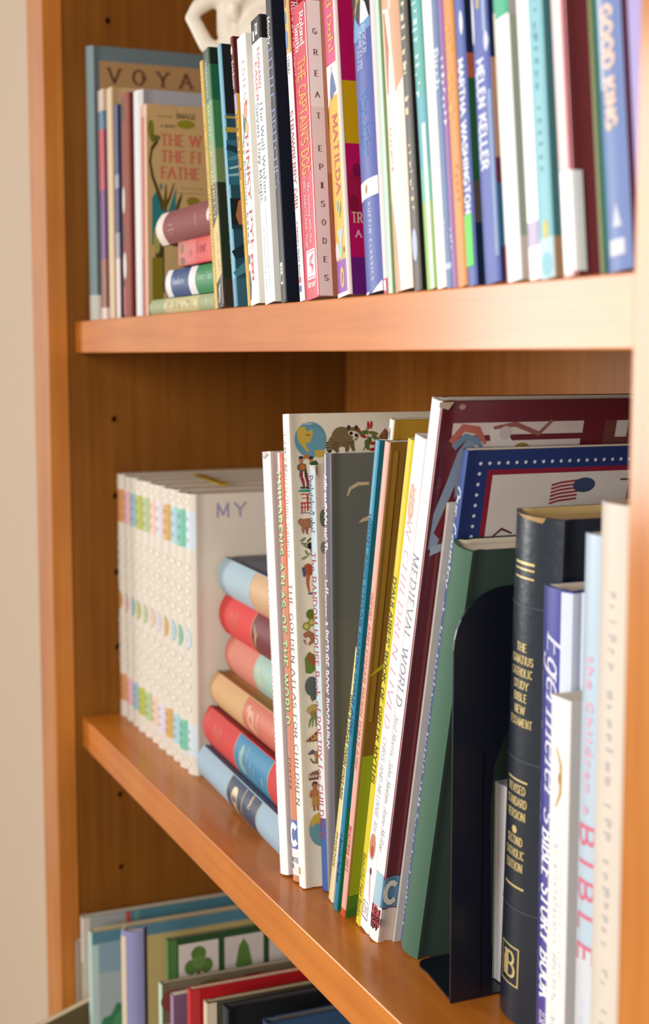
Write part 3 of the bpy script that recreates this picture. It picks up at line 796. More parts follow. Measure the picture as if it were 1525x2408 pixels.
b.art('spine_line', 's', [(rect(0.0052, 0.0, 0.0088, 0.085), (222, 238, 222))])
b = thin('thin plain ivory paperback between teal and grey blue spines', 0.7521, 0.0096, 0.200, -7.8, (244, 240, 234), (232, 226, 214))
b = thin('thin grey blue paperback with small white words on spine', 0.7622, 0.0060, 0.195, -7.8, (116, 140, 184), (110, 132, 178))
b.text('title', 'Birch', 's', 0.1200, 0.0016, 0.0034, 0.0200, (214, 224, 240), bold=1.6, serif=False)
b.marks('lettering', 's', 0.034, 0.022, 0.0016, 0.0020, 4, (176, 192, 220))
b.art('spine_line', 's', [(rect(0.0003, 0.0095, 0.0058, 0.0125), (196, 206, 224))])
b = thin('thin mauve paperback with white words beside bright orange spine', 0.7684, 0.0048, 0.190, -7.5, (160, 112, 172), (160, 108, 164))
b.marks('lettering', 's', 0.115, 0.080, 0.0010, 0.0030, 9, (240, 222, 234))
b.marks('lettering', 's', 0.030, 0.018, 0.0012, 0.0024, 4, (226, 206, 224))
b = thin('bright orange paperback with golden lettering', 0.7736, 0.0092, 0.200, -7.5, (254, 174, 104), (244, 160, 90))
b.marks('lettering', 's', 0.128, 0.080, 0.0014, 0.0060, 10, (254, 196, 84))
b.marks('lettering', 's', 0.060, 0.040, 0.0040, 0.0030, 5, (236, 150, 76))
b = thin('blue paperback with bold white capitals and green sticky flag near foot', 0.7842, 0.0086, 0.197, -7.3, (98, 116, 190), (30, 42, 66), [(0.185, 0.2, (86, 104, 180), (34, 38, 84)), (0.05, 0.1, None, (40, 92, 60)), (0.1, 0.112, None, (206, 110, 86)), (0.03, 0.05, None, (86, 76, 70))])
b.text('title', 'MARTHA WASHINGTON', 's', 0.1100, 0.0022, 0.0048, 0.0750, (226, 230, 246), serif=False, bold=1.7)
b.art('spine_mark', 's', [(rect(0.0030, 0.146, 0.0050, 0.190), (208, 186, 130)), (ell(0.0066, 0.1270, 0.0014, 0.006), (230, 230, 236))])
b.art('sticky_flag', 's', [(rect(-0.0002, 0.0095, 0.0078, 0.0345), (110, 246, 104)), (ell(0.0002, 0.014, 0.0008, 0.002), (70, 236, 60))], 4, label='bright green sticky flag')
b = thin('thicker blue paperback with bold white capitals and dark face picture cover', 0.8008, 0.0142, 0.197, -7.3, (102, 118, 196), (40, 44, 78), [(0.105, 0.16, None, (34, 42, 80)), (0.058, 0.105, None, (206, 158, 130)), (0.046, 0.058, None, (120, 50, 60)), (0.016, 0.046, None, (64, 116, 150)), (0, 0.016, None, (70, 58, 90))])
b.text('title', 'HELEN KELLER', 's', 0.1060, 0.0032, 0.0064, 0.0520, (226, 230, 246), serif=False, bold=1.7)
b.art('spine_mark', 's', [(rect(0.0052, 0.130, 0.0080, 0.185), (204, 184, 132)), (rect(0.0102, 0.118, 0.0132, 0.185), (168, 182, 218)), (ell(0.0016, 0.1260, 0.0012, 0.012), (222, 226, 240)), (ell(0.0125, 0.113, 0.0016, 0.005), (216, 220, 238)), (rect(0.0120, 0.012, 0.0141, 0.09), (150, 176, 214))])
b = thin('white spined book with green spine top and grey green cover', 0.8208, 0.0126, 0.200, -7.2, (244, 248, 246), (158, 166, 150), [(0.1215, 0.2, (96, 206, 164), (180, 170, 172)), (0, 0.02, None, (206, 194, 184))])
b.art('spine_mark', 's', [(rect(0.0, 0.0, 0.0016, 0.018), (226, 90, 106)), (rect(0.0, 0.085, 0.0024, 0.125), (226, 222, 200))])
b = thin('white spined book with lilac band near foot beside light blue spine', 0.8408, 0.0092, 0.200, -7.1, (252, 252, 250), (226, 216, 206), [(0.015, 0.026, (196, 186, 214), None)])
b = thin('light blue book with dark marks and yellow dot beside teal cover', 0.8504, 0.0110, 0.190, -7.0, (150, 210, 222), (84, 136, 138), [(0, 0.018, (196, 226, 232), (204, 160, 120))])
b.marks('lettering', 's', 0.130, 0.044, 0.0042, 0.0028, 16, (96, 158, 184))
b.art('spine_dot', 's', [(ell(0.0062, 0.0215, 0.0022, 0.0042), (240, 222, 110)), (ell(0.0060, 0.0065, 0.0040, 0.0055), (150, 210, 226))])
b = Book('hardcover_book', 'maroon covered book with pale pink spine and white foot sticker', S1, 0.8692, 0.0125, 0.0094, 0.200, 0.15, lean=-7.0, style='hard', spine=(246, 222, 224), front=(136, 48, 52), kind='cloth')
b.art('spine_line', 's', [(rect(0.0086, 0.0, 0.0093, 0.2), (226, 70, 90))])
b.wrap('call_label', 0.002, 0.0450, 0.0010, 0.0062, (236, 236, 234), kind='jacket', label='clear glossy call label')
b = thin('thin olive green book between maroon cover and pale blue spine', 0.8966, 0.0030, 0.180, -7.0, (114, 122, 72), (70, 140, 130))
b = Book('hardcover_book', 'pale blue book with soft peach capitals, widest spine at right end', S1, 0.9000, 0.0130, 0.0172, 0.200, 0.14, lean=-7.0, style='round', bulge=0.002, spine=(132, 154, 206), front=(116, 66, 88))
b.art('spine_edge', 's', [(rect(0.0, 0.01, 0.0026, 0.2), (110, 176, 190)), (rect(0.0030, 0.075, 0.0062, 0.2), (206, 216, 236))])
b.text('title', 'GOOD KING', 's', 0.1080, 0.0064, 0.0062, 0.0500, (240, 212, 196), serif=False, bold=2.0)
b.art('publisher_mark', 's', [([(0.0075, 0.018), (0.0100, 0.028), (0.0130, 0.018)], (206, 212, 230)), (rect(0.0040, 0.0065, 0.0140, 0.0130), (216, 216, 226))])
b = thin('lavender book at the far right end of the upper shelf', 0.9235, 0.0130, 0.200, -6.9, (178, 166, 222), (216, 206, 226))

# ------------------------------------------------------------------ middle shelf: the white uniform set
BANDS = [((244, 160, 84), 'orange'), ((240, 178, 186), 'pink'), ((146, 190, 208), 'steel blue'), ((206, 210, 76), 'lime'), ((176, 200, 140), 'sage green'), ((248, 206, 178), 'peach'),
         ((218, 208, 222), 'lavender'), ((248, 190, 96), 'golden'), ((170, 212, 224), 'light blue'), ((112, 204, 172), 'teal'), ((206, 222, 232), 'pale blue')]
SETG = 'white uniform volumes of the set on the middle shelf'
vt = 0.0221
for k, (c, nm) in enumerate(BANDS):
    c = tuple(int(v * 0.82 + 238 * 0.18) for v in c)
    b = Book('hardcover_book', 'white decorated volume with %s spine labels in the uniform set' % nm, S2, 0.0022 + k * 0.02222, 0.0440 + 0.0004 * (k % 3), vt, 0.2465 - 0.0008 * (k % 2), 0.2, style='round', bulge=0.0048,
             spine=(226, 218, 204), front=(214, 202, 186), page=(196, 180, 156), group=SETG,
             bands=[(0.1985, 0.2315, c), (0.0165, 0.0440, c)])
    dk = tuple(int(v * 0.86) for v in c)
    gr = (208, 198, 180)
    xm = vt / 2
    b.art('spine_emblem', 's', [(ell(xm, 0.1195, 0.0062, 0.0098), tuple(int(v * 0.85) for v in c)), (ell(xm, 0.1195, 0.0046, 0.0078), c), (ell(xm, 0.1195, 0.0018, 0.004), dk)])
    for nme, z1, z0, n in (('volume_mark', 0.2295, 0.2015, 3), ('volume_mark', 0.0415, 0.0190, 3)):
        st = (z1 - z0) / n
        b.art(nme, 's', [(ell(xm, z1 - (i + 0.5) * st, 0.0036, st * 0.24), dk) for i in range(n)], 2)
    for zc, n in ((0.142, 5), (0.058, 5)):
        b.art('spine_ornament', 's', [(ell(xm - 0.0002 + 0.0006 * (-1) ** i, zc + i * 0.0102, 0.0052, 0.0038), gr) for i in range(n)] + [(ell(xm, zc + i * 0.0102, 0.0038, 0.0026), (240, 232, 218)) for i in range(n)], 1)
    b.art('spine_ornament', 's', [(ell(xm, 0.2392, 0.0048, 0.0036), gr), (ell(xm, 0.2392, 0.0032, 0.0022), (238, 230, 216))], 1)
    b.art('spine_ornament', 's', [(ell(xm, 0.0090, 0.0048, 0.0036), gr), (ell(xm, 0.0090, 0.0032, 0.0022), (238, 230, 216))], 1)
b.text('title', 'MY', 'f', 0.0230, 0.2260, 0.0122, 0.0270, (162, 152, 186), bold=1.0, serif=False, mode='across', gap=3.5)
o = bevel_box('yellow_bookmark', (-0.06, -0.005, 0.0), (0.06, 0.005, 0.0014), mat((226, 190, 60), 'print'), None, r=0.0004)
o.location = (0.120, 0.105, S2 + 0.2470)
o.rotation_euler = (0, 0, R(-6))
tag(o, 'long flat yellow bookmark strip lying across the tops of the white set', 'bookmark')

# middle shelf: six books lying flat in front of the set
G = 'cloth books lying flat in the tall stack on the middle shelf'
z = S2
for nm, t, xr, yr, ln, sp, lab, lc, l0, l1, top in (
        ('slate blue book with navy spine label at the bottom of the six book stack', 0.0288, 0.4775, 0.0345, 0.2265, (162, 188, 204), 'navy', (64, 76, 100), 0.092, 0.168, (92, 100, 122)),
        ('red book with bright blue spine label, second from bottom of stack', 0.0340, 0.4735, 0.0405, 0.2225, (236, 66, 62), 'blue', (66, 154, 198), 0.0945, 0.180, (176, 34, 34)),
        ('tan book with coral spine label, third from bottom of stack', 0.0298, 0.4700, 0.0470, 0.2185, (236, 186, 128), 'coral', (238, 132, 108), 0.097, 0.186, (196, 138, 70)),
        ('salmon pink book with pale aqua spine label, fourth in stack', 0.0322, 0.4665, 0.0585, 0.2060, (240, 146, 122), 'aqua', (164, 196, 184), 0.0835, 0.16, (226, 126, 106)),
        ('bright red book with maroon leaf emblem, second from top of stack', 0.0335, 0.4630, 0.0565, 0.2120, (250, 68, 66), 'maroon', (124, 52, 56), 0.0935, 0.165, (190, 44, 48)),
        ('light blue book with peach spine label on top of six book stack', 0.0318, 0.4595, 0.0560, 0.2095, (172, 196, 208), 'peach', (232, 190, 146), 0.0925, 0.17, (104, 108, 118))):
    b = Book('hardcover_book', nm, z, xr, yr, t, ln, 0.14, lean=-90, yaw=-3.0, style='round', bulge=0.0065, spine=sp, front=top, back=top, kind='cloth', group=G, page=(200, 184, 156))
    # along the spine: distance from the left end = ln - z_local
    b.art('spine_label', 's', [(rect(0.0006, ln - l1, t - 0.0006, ln - l0), lc)], 1, label=lab + ' title label')
    gold = (226, 190, 136)
    b.art('label_line', 's', [(rect(0.0006, ln - l0, t - 0.0006, ln - l0 + 0.0012), gold)], 2)
    b.art('label_line', 's', [(rect(0.0006, ln - l1 - 0.0012, t - 0.0006, ln - l1), gold)], 2)
    if lab == 'navy':
        b.art('label_line', 's', [(rect(0.001, ln - 0.1325, t - 0.001, ln - 0.1310), gold)], 2)
        b.art('crest', 's', [(ell(0.0150, ln - 0.112, 0.0085, 0.0080), (204, 184, 146)), (ell(0.0140, ln - 0.110, 0.003, 0.003), (84, 96, 116)), (ell(0.021, ln - 0.112, 0.003, 0.0060), (204, 184, 146)), (ell(0.0060, ln - 0.114, 0.003, 0.0060), (204, 184, 146)), (ell(0.0150, ln - 0.116, 0.0026, 0.002), (84, 96, 116))], 2, kind='gilt')
        b.text('title', 'Poems', 's', 0.0180, ln - 0.151, 0.0044, 0.0115, gold, mode='across', bold=1.3, kind='gilt')
    elif lab == 'blue':
        b.art('crest', 's', [(ell(0.0165, ln - 0.112, 0.0085, 0.0055), (140, 180, 176)), (ell(0.0240, ln - 0.1135, 0.0050, 0.0034), (150, 184, 176)), (ell(0.0100, ln - 0.118, 0.004, 0.0045), (140, 180, 176))], 2)
        b.art('label_line', 's', [(rect(0.002, ln - 0.1265, t - 0.003, ln - 0.1255), (176, 184, 150))], 2)
        for k in range(4):
            b.marks('lettering', 's', ln - 0.135 - k * 0.010, ln - 0.1385 - k * 0.010, 0.006, 0.018, 1, (170, 184, 160))
    elif lab == 'coral':
        b.art('crest', 's', [(ell(0.0150, ln - 0.118, 0.0080, 0.0085), (240, 184, 150)), (ell(0.0150, ln - 0.118, 0.0036, 0.0042), (236, 140, 112)), (ell(0.0225, ln - 0.110, 0.003, 0.004), (240, 184, 150)), (ell(0.0080, ln - 0.126, 0.003, 0.004), (240, 184, 150)), (rect(0.006, ln - 0.1345, 0.024, ln - 0.1325), (244, 196, 150))], 2)
    elif lab == 'aqua':
        b.art('crest', 's', [(ell(0.0130, ln - 0.098, 0.0050, 0.0060), (196, 200, 160)), (ell(0.0210, ln - 0.094, 0.0030, 0.0028), (206, 204, 160)), (ell(0.0100, ln - 0.106, 0.0030, 0.0030), (200, 202, 160))], 2)
    elif lab == 'maroon':
        b.art('leaf_emblem', 's', [(limb([(0.0060 + 0.002 * k, ln - 0.098 - 0.001 * k), (0.0130 + 0.001 * k, ln - 0.103 - 0.0012 * k), (0.0200 + 0.0016 * k, ln - 0.1015 + 0.004 * (k - 2))], [0.0010, 0.0032, 0.0008]), (222, 178, 126)) for k in range(4)], 2)
    if lab in ('blue', 'maroon'):
        b.art('spine_tooling', 's', [(rect(0.001, ln - 0.0125, t - 0.001, ln - 0.0105), (238, 110, 84))] + [(rect(0.0085 + 0.0025 * (k % 2), ln - 0.037 - 0.008 * k, t - 0.008 - 0.002 * (k % 2), ln - 0.0345 - 0.008 * k), (240, 128, 96)) for k in range(3)], 1)
    z += t + 0.0004

# ------------------------------------------------------------------ middle shelf: upright picture books
b = Book('picture_book', 'white picture book with chipped purple foot, first upright right of the stack', S2, 0.4885, 0.0285, 0.0135, 0.2980, 0.22, lean=-6.2, style='round', bulge=0.0028, spine=(250, 248, 246), front=(206, 196, 192))
b.text('author_name', 'JEAN FRITZ', 's', 0.265, 0.0032, 0.0034, 0.060, (214, 214, 220), bold=0.9)
b.text('title', 'THE AMAZING LIFE OF BENJAMIN FRANKLIN', 's', 0.2300, 0.0032, 0.0038, 0.154, (222, 186, 196), bold=0.9)
b.art('chipped_foot', 's', [([(0.0004, 0.088), (0.0030, 0.094), (0.0034, 0.066), (0.0022, 0.050), (0.0004, 0.055)], (96, 78, 108)), ([(0.0050, 0.085), (0.0056, 0.07), (0.0044, 0.058)], (190, 180, 190)), ([(0.0003, 0.036), (0.0030, 0.030), (0.0038, 0.014), (0.0016, 0.016), (0.0004, 0.022)], (120, 104, 122)), ([(0.0046, 0.0100), (0.0052, 0.004), (0.0044, 0.006)], (150, 140, 150))], 2, label='worn purple patches')
b.art('worn_head', 's', [(rect(0.0050, 0.2930, 0.0110, 0.2979), (206, 200, 196)), (limb([(0.006, 0.2955), (0.009, 0.2935), (0.0125, 0.2960)], [0.0006] * 3), (80, 70, 60))], 2)
b = Book('picture_book', 'orange picture book with pale green capitals and blue library sticker', S2, 0.5045, 0.0318, 0.0128, 0.2980, 0.23, lean=-5.5, style='round', bulge=0.0020, spine=(246, 150, 110), front=(240, 112, 80), kind='jacket',
         bands=[(0.0, 0.0045, (240, 160, 130)), (0.0045, 0.0228, (240, 238, 240), (236, 234, 236)), (0.0228, 0.0430, (104, 130, 206), (104, 130, 206)), (0.22, 0.2985, (244, 128, 94))])
for dz, cc, ly in ((0.0006, (60, 52, 44), 2), (0.0, (200, 240, 176), 3)):
    b.text('title', "CHILDREN'S ATLAS OF THE WORLD", 's', 0.2850 - dz, 0.0034 - dz * 0.6, 0.0062, 0.1755, cc, serif=False, bold=1.3 if ly == 3 else 1.5, layer=ly, gap=2.2)
b.text('author_name', 'FORTER', 's', 0.0860, 0.0046, 0.0032, 0.0220, (128, 92, 60), serif=False, gap=3)
b.text('library_letter', 'C', 's', 0.0044, 0.0262, 0.0132, 0.0076, (252, 252, 252), serif=False, bold=2.0, mode='across')
for k, tx in enumerate(('E', 'PORTE', '1998')):
    b.text('call_number', tx, 's', 0.0012, 0.0180 - k * 0.0046, 0.0031, (0.0024, 0.0112, 0.0062)[k], (90, 90, 104), serif=False, bold=1.3, mode='across')
b.art('spine_line', 's', [(rect(0.0108, 0.0435, 0.0113, 0.294), (250, 190, 160))], 1)

b = Book('picture_book', 'tall white atlas with painted globe, raccoon and figures down its cover', S2, 0.5190, 0.0320, 0.0095, 0.3255, 0.245, lean=-5.1, style='hard', spine=(252, 250, 244), front=(222, 210, 188))
b.text('call_number', '17876', 's', 0.3130, 0.0026, 0.0032, 0.026, (150, 146, 140), serif=False, bold=0.7)
b.text('author_name', 'Morris/Boni Galante', 's', 0.2907, 0.0022, 0.0050, 0.0635, (150, 144, 140), bold=0.75, gap=1.8)
b.text('title', 'THE GOLDEN ATLAS FOR CHILDREN', 's', 0.2096, 0.0020, 0.0056, 0.1530, (78, 76, 78), bold=0.85, gap=1.6)
b.art('publisher_mark', 's', [(rect(0.0010, 0.0085, 0.0046, 0.0135), (248, 206, 50)), (rect(0.0020, 0.0095, 0.0027, 0.0127), (200, 90, 50)), (rect(0.0028, 0.0095, 0.0036, 0.0105), (90, 160, 60))])
blue, yel, dk = (104, 156, 176), (232, 194, 84), (86, 76, 60)
b.art('globe_picture', 'f', [
    (ell(0.0167, 0.3075, 0.0118, 0.0122, 36), blue), (ell(0.0195, 0.3060, 0.0088, 0.0100, 30), (112, 164, 182)),
    ([(0.0075, 0.3160), (0.0125, 0.3168), (0.0142, 0.3130), (0.0185, 0.3148), (0.0182, 0.3105), (0.0162, 0.3060), (0.0130, 0.3050), (0.0138, 0.3012), (0.0160, 0.3008), (0.0140, 0.2990), (0.0115, 0.3020), (0.0080, 0.3060), (0.0068, 0.3110)], yel),
    ([(0.0192, 0.3000), (0.0250, 0.3005), (0.0275, 0.2980), (0.0255, 0.2955), (0.0215, 0.2950), (0.0195, 0.2970)], yel), (rect(0.0135, 0.3105, 0.0165, 0.3112), dk),
    (ell(0.0150, 0.3185, 0.004, 0.0008), (170, 176, 190))], 1)
fur, fd, fl = (128, 108, 72), (70, 58, 40), (176, 160, 124)
b.art('raccoon_picture', 'f', [
    (ell(0.0300, 0.3020, 0.0023, 0.0040, rot=12), fd), (rect(0.0282, 0.3040, 0.0322, 0.3047), fl), (rect(0.0280, 0.3022, 0.0322, 0.3029), fl), (rect(0.0280, 0.3004, 0.0320, 0.3011), fl),
    (ell(0.0400, 0.3090, 0.0078, 0.0070, rot=8), fur), (ell(0.0345, 0.3050, 0.0048, 0.0052), fur), (limb([(0.0355, 0.306), (0.0345, 0.302), (0.0368, 0.2985)], [0.006, 0.004, 0.0025]), (112, 94, 62)), (limb([(0.0425, 0.305), (0.0440, 0.301), (0.0432, 0.2985)], [0.005, 0.0034, 0.002]), (120, 100, 66)),
    (limb([(0.0470, 0.306), (0.0478, 0.302), (0.0490, 0.2990)], [0.005, 0.003, 0.002]), (112, 94, 62)), (ell(0.0482, 0.3108, 0.0052, 0.0048), fur), (ell(0.0455, 0.3152, 0.0014, 0.0018), fd), (ell(0.0512, 0.3150, 0.0014, 0.0018), fd),
    (ell(0.0492, 0.3108, 0.0044, 0.0020, rot=-14), (226, 214, 186)), (ell(0.0472, 0.3112, 0.0014, 0.0013), (40, 34, 28)), (ell(0.0512, 0.3098, 0.0014, 0.0013), (40, 34, 28)), (ell(0.0500, 0.3075, 0.0018, 0.0014), (214, 200, 170)), (ell(0.0506, 0.3070, 0.0007, 0.0006), (24, 22, 20))], 1)
red, lf = (196, 52, 44), (98, 110, 56)
b.art('pepper_picture', 'f', [(limb([(0.0560, 0.2990), (0.0590, 0.304), (0.0600, 0.309), (0.0590, 0.315)], [0.0007] * 4), (110, 96, 50)), (limb([(0.0600, 0.308), (0.0640, 0.304), (0.0660, 0.2995)], [0.0007] * 3), (110, 96, 50))]
      + [(ell(x, y, rx, ry, 14, rot=a), c) for x, y, rx, ry, a, c in ((0.0530, 0.3130, 0.0014, 0.0030, 30, red), (0.0605, 0.3165, 0.0010, 0.0030, 0, red), (0.0628, 0.3168, 0.0010, 0.0030, -8, red), (0.0565, 0.3090, 0.0026, 0.0012, -20, red), (0.0640, 0.3040, 0.0028, 0.0012, 12, red), (0.0635, 0.2998, 0.0030, 0.0012, 6, red),
                                                                         (0.0570, 0.3115, 0.0040, 0.0016, 12, lf), (0.0640, 0.3110, 0.0040, 0.0014, -10, (120, 112, 60)), (0.0655, 0.3078, 0.0030, 0.0016, -30, lf), (0.0590, 0.3030, 0.0018, 0.0038, 12, lf), (0.0610, 0.3060, 0.0014, 0.0030, -20, (84, 98, 48)))], 1)
b.art('hut_picture', 'f', [([(0.068, 0.2985), (0.0685, 0.309), (0.0735, 0.3145), (0.0790, 0.308), (0.079, 0.2985)], (150, 96, 60)), (rect(0.0700, 0.301, 0.0710, 0.309), (110, 68, 44)), (rect(0.0735, 0.301, 0.0745, 0.311), (110, 68, 44))], 1)
sk = (196, 140, 104)
b.art('dancer_picture', 'f', [
    (ell(0.0090, 0.2938, 0.0017, 0.0021), sk), (ell(0.0092, 0.2955, 0.0019, 0.0011), (50, 60, 56)), (limb([(0.0112, 0.2945), (0.0130, 0.297), (0.0150, 0.2945)], [0.002, 0.003, 0.002]), (214, 130, 60)), (ell(0.0165, 0.2935, 0.0015, 0.0019), sk), (ell(0.0166, 0.2952, 0.0017, 0.0011), (44, 54, 52)),
    ([(0.0062, 0.2900), (0.0085, 0.2918), (0.0125, 0.2910), (0.0130, 0.2860), (0.0085, 0.2860), (0.0060, 0.2875)], (84, 88, 60)), (ell(0.0100, 0.2890, 0.0022, 0.0020), (214, 120, 50)), ([(0.0150, 0.2915), (0.0200, 0.2935), (0.0220, 0.2905), (0.0170, 0.2890)], (64, 88, 58)),
    ([(0.0078, 0.2862), (0.0130, 0.2862), (0.0138, 0.2822), (0.0074, 0.2822)], (132, 54, 66)), (limb([(0.0108, 0.2860), (0.0112, 0.2815)], [0.001, 0.0022]), (240, 232, 214)), (limb([(0.0116, 0.286), (0.0122, 0.2818)], [0.001, 0.0018]), (50, 44, 40)),
    (limb([(0.0090, 0.2822), (0.0102, 0.2780), (0.0106, 0.2755)], [0.0022, 0.0020, 0.0012]), (150, 60, 66)), (limb([(0.0125, 0.2822), (0.0135, 0.2780), (0.0130, 0.2752)], [0.0022, 0.0020, 0.0012]), (150, 60, 66)), (ell(0.0098, 0.2750, 0.0022, 0.0007), (60, 50, 44)), (ell(0.0132, 0.2748, 0.0018, 0.0007), (60, 50, 44))], 1)
b.art('gate_picture', 'f', [(ell(0.0128, 0.2728, 0.0068, 0.0011), (80, 146, 140)), (rect(0.0078, 0.2700, 0.0180, 0.2708), (206, 60, 54)), (rect(0.0086, 0.2675, 0.0180, 0.2681), (206, 60, 54)), (rect(0.0122, 0.2590, 0.0134, 0.2708), (206, 60, 54)), (rect(0.0076, 0.2640, 0.0180, 0.2650), (206, 60, 54)), (rect(0.0072, 0.2612, 0.0180, 0.2618), (206, 60, 54)), (rect(0.0080, 0.2572, 0.0088, 0.2650), (206, 60, 54)), (rect(0.0104, 0.2572, 0.0110, 0.2650), (206, 60, 54)), (rect(0.0150, 0.2572, 0.0158, 0.2650), (206, 60, 54)), (rect(0.0070, 0.2572, 0.0180, 0.2580), (150, 130, 160))], 1)
br = (176, 118, 84)
b.art('cow_picture', 'f', [(ell(0.0125, 0.2505, 0.0062, 0.0034), br), (ell(0.0075, 0.2518, 0.0024, 0.0022), br), (limb([(0.0090, 0.2490), (0.0086, 0.2455), (0.0090, 0.2435)], [0.003, 0.0016, 0.001]), br), (limb([(0.0115, 0.2480), (0.0116, 0.2445), (0.0120, 0.2428)], [0.003, 0.0018, 0.001]), (160, 104, 74)), (limb([(0.0160, 0.2490), (0.0162, 0.2440)], [0.003, 0.0014]), br)], 1)
b.art('olive_picture', 'f', [(limb([(0.0070, 0.2370), (0.0110, 0.2365), (0.0155, 0.2340)], [0.0008] * 3), (96, 92, 60))] + [(ell(x, y, 0.0026, 0.0008, 12, rot=a), c) for x, y, a, c in ((0.0085, 0.2395, 30, (120, 130, 90)), (0.0100, 0.2350, -40, (120, 130, 90)), (0.0130, 0.2390, 40, (90, 104, 72)), (0.0110, 0.2300, -60, (120, 130, 90)), (0.0090, 0.2270, 20, (130, 140, 96)), (0.0150, 0.2290, -20, (120, 130, 90)))]
      + [(ell(0.0135, 0.2350, 0.0020, 0.0024), (36, 34, 40)), (ell(0.0155, 0.2320, 0.0018, 0.0022), (44, 40, 46))], 1)
b.art('toucan_picture', 'f', [(ell(0.0115, 0.2185, 0.0038, 0.0044), (190, 92, 60)), (limb([(0.0078, 0.2205), (0.0086, 0.2175), (0.0082, 0.2140)], [0.0022, 0.0026, 0.001]), (72, 84, 108)), (limb([(0.0112, 0.215), (0.0108, 0.209), (0.0118, 0.2030)], [0.003, 0.0022, 0.0012]), (200, 110, 76)), (ell(0.0130, 0.2022, 0.0024, 0.0007), (80, 84, 110))], 1)
b.art('kiwi_picture', 'f', [(ell(0.0122, 0.1880, 0.0034, 0.0036), (110, 118, 40)), (ell(0.0088, 0.1800, 0.0030, 0.0028), (168, 156, 60)), (ell(0.0088, 0.1800, 0.0018, 0.0016), (206, 200, 110)), (ell(0.0128, 0.1825, 0.0030, 0.0028), (158, 146, 56)), (ell(0.0128, 0.1825, 0.0018, 0.0016), (206, 200, 110))], 1)
b.art('shrimp_picture', 'f', [(limb([(0.0065, 0.1735), (0.0100, 0.1750), (0.0130, 0.1730), (0.0128, 0.1695), (0.0098, 0.1670)], [0.003, 0.0046, 0.005, 0.0034, 0.0012]), (176, 116, 78)), (limb([(0.0065, 0.171), (0.0078, 0.1675)], [0.001, 0.0006]), (150, 96, 66))], 1)
b.art('parrot_picture', 'f', [([(0.0070, 0.1480), (0.0066, 0.1580), (0.0100, 0.1625), (0.0140, 0.1600), (0.0150, 0.1500), (0.0110, 0.1472)], (104, 130, 56)), (limb([(0.0092, 0.1610), (0.0120, 0.1560), (0.0145, 0.1520)], [0.003, 0.0046, 0.002]), (168, 100, 54))], 1)
b.art('bird_picture', 'f', [(ell(0.0112, 0.1385, 0.0052, 0.0068), (84, 92, 88)), (ell(0.0120, 0.1310, 0.0022, 0.0024), (76, 82, 80)), (limb([(0.0118, 0.1325), (0.0110, 0.1275)], [0.001, 0.0005]), (120, 100, 70))], 1)
b.art('corn_picture', 'f', [(ell(0.0110, 0.1230, 0.0046, 0.0030, rot=20), (190, 168, 100)), (ell(0.0120, 0.1195, 0.0030, 0.0022), (168, 120, 80))] + [(limb([(0.0120, 0.1190), (0.0090 + 0.0022 * k, 0.1150), (0.0078 + 0.0026 * k, 0.1105)], [0.0016, 0.0014, 0.0006]), (118, 136, 76)) for k in range(4)], 1)
b.art('pizza_picture', 'f', [([(0.0060, 0.1020), (0.0150, 0.1085), (0.0160, 0.1020)], (206, 156, 84)), (limb([(0.0056, 0.1014), (0.0110, 0.1010), (0.0165, 0.1016)], [0.0014] * 3), (150, 100, 54)), (ell(0.0105, 0.1036, 0.0009, 0.0009), (190, 70, 50)), (ell(0.0130, 0.1055, 0.0009, 0.0009), (90, 66, 60)), (ell(0.0085, 0.1026, 0.0007, 0.0008), (60, 50, 70))], 1)
b.art('toucan_picture', 'f', [(limb([(0.0068, 0.0920), (0.0098, 0.0935), (0.0130, 0.0918)], [0.001, 0.0034, 0.002]), (84, 84, 96)), (limb([(0.0120, 0.0930), (0.0142, 0.0900), (0.0120, 0.0855)], [0.004, 0.005, 0.002]), (186, 134, 80)), (limb([(0.0080, 0.0890), (0.0100, 0.0860), (0.0150, 0.0850)], [0.0008, 0.0012, 0.0008]), (98, 96, 60))], 1)
b.art('arena_picture', 'f', [([(0.0064, 0.0740), (0.0070, 0.0785), (0.0105, 0.0800), (0.0160, 0.0806), (0.0160, 0.0740)], (134, 92, 76))] + [(ell(0.0078 + 0.0020 * k, 0.0765, 0.0006, 0.0011, 10), (226, 206, 176)) for k in range(4)] + [(ell(0.0078 + 0.0020 * k, 0.0748, 0.0006, 0.0008, 10), (90, 60, 54)) for k in range(4)], 1)
wm = (206, 158, 90)
b.art('skirt_figure_picture', 'f', [(ell(0.0108, 0.0708, 0.0022, 0.0022), (92, 40, 44)), (ell(0.0108, 0.0692, 0.0018, 0.0022), (186, 116, 70)), ([(0.0078, 0.0670), (0.0100, 0.0678), (0.0132, 0.0672), (0.0138, 0.0620), (0.0084, 0.0620)], (196, 122, 76)), (limb([(0.0082, 0.0666), (0.0072, 0.0630), (0.0100, 0.0608)], [0.002, 0.0016, 0.001]), (186, 114, 70)),
                                    ([(0.0084, 0.0624), (0.0134, 0.0624), (0.0150, 0.0560), (0.0078, 0.0560)], wm), (limb([(0.0100, 0.062), (0.0096, 0.0562)], [0.0006, 0.0008]), (170, 118, 60)), (limb([(0.0118, 0.062), (0.0122, 0.0562)], [0.0006, 0.0008]), (170, 118, 60)), (limb([(0.0098, 0.0562), (0.0098, 0.0525)], [0.0018, 0.0014]), (176, 108, 64)), (limb([(0.0122, 0.0562), (0.0124, 0.0525)], [0.0018, 0.0014]), (176, 108, 64)),
                                    (ell(0.0150, 0.0695, 0.0017, 0.0022), (150, 96, 60)), ([(0.0140, 0.0670), (0.0170, 0.0670), (0.0175, 0.0570), (0.0145, 0.0570)], (170, 120, 64))], 1)
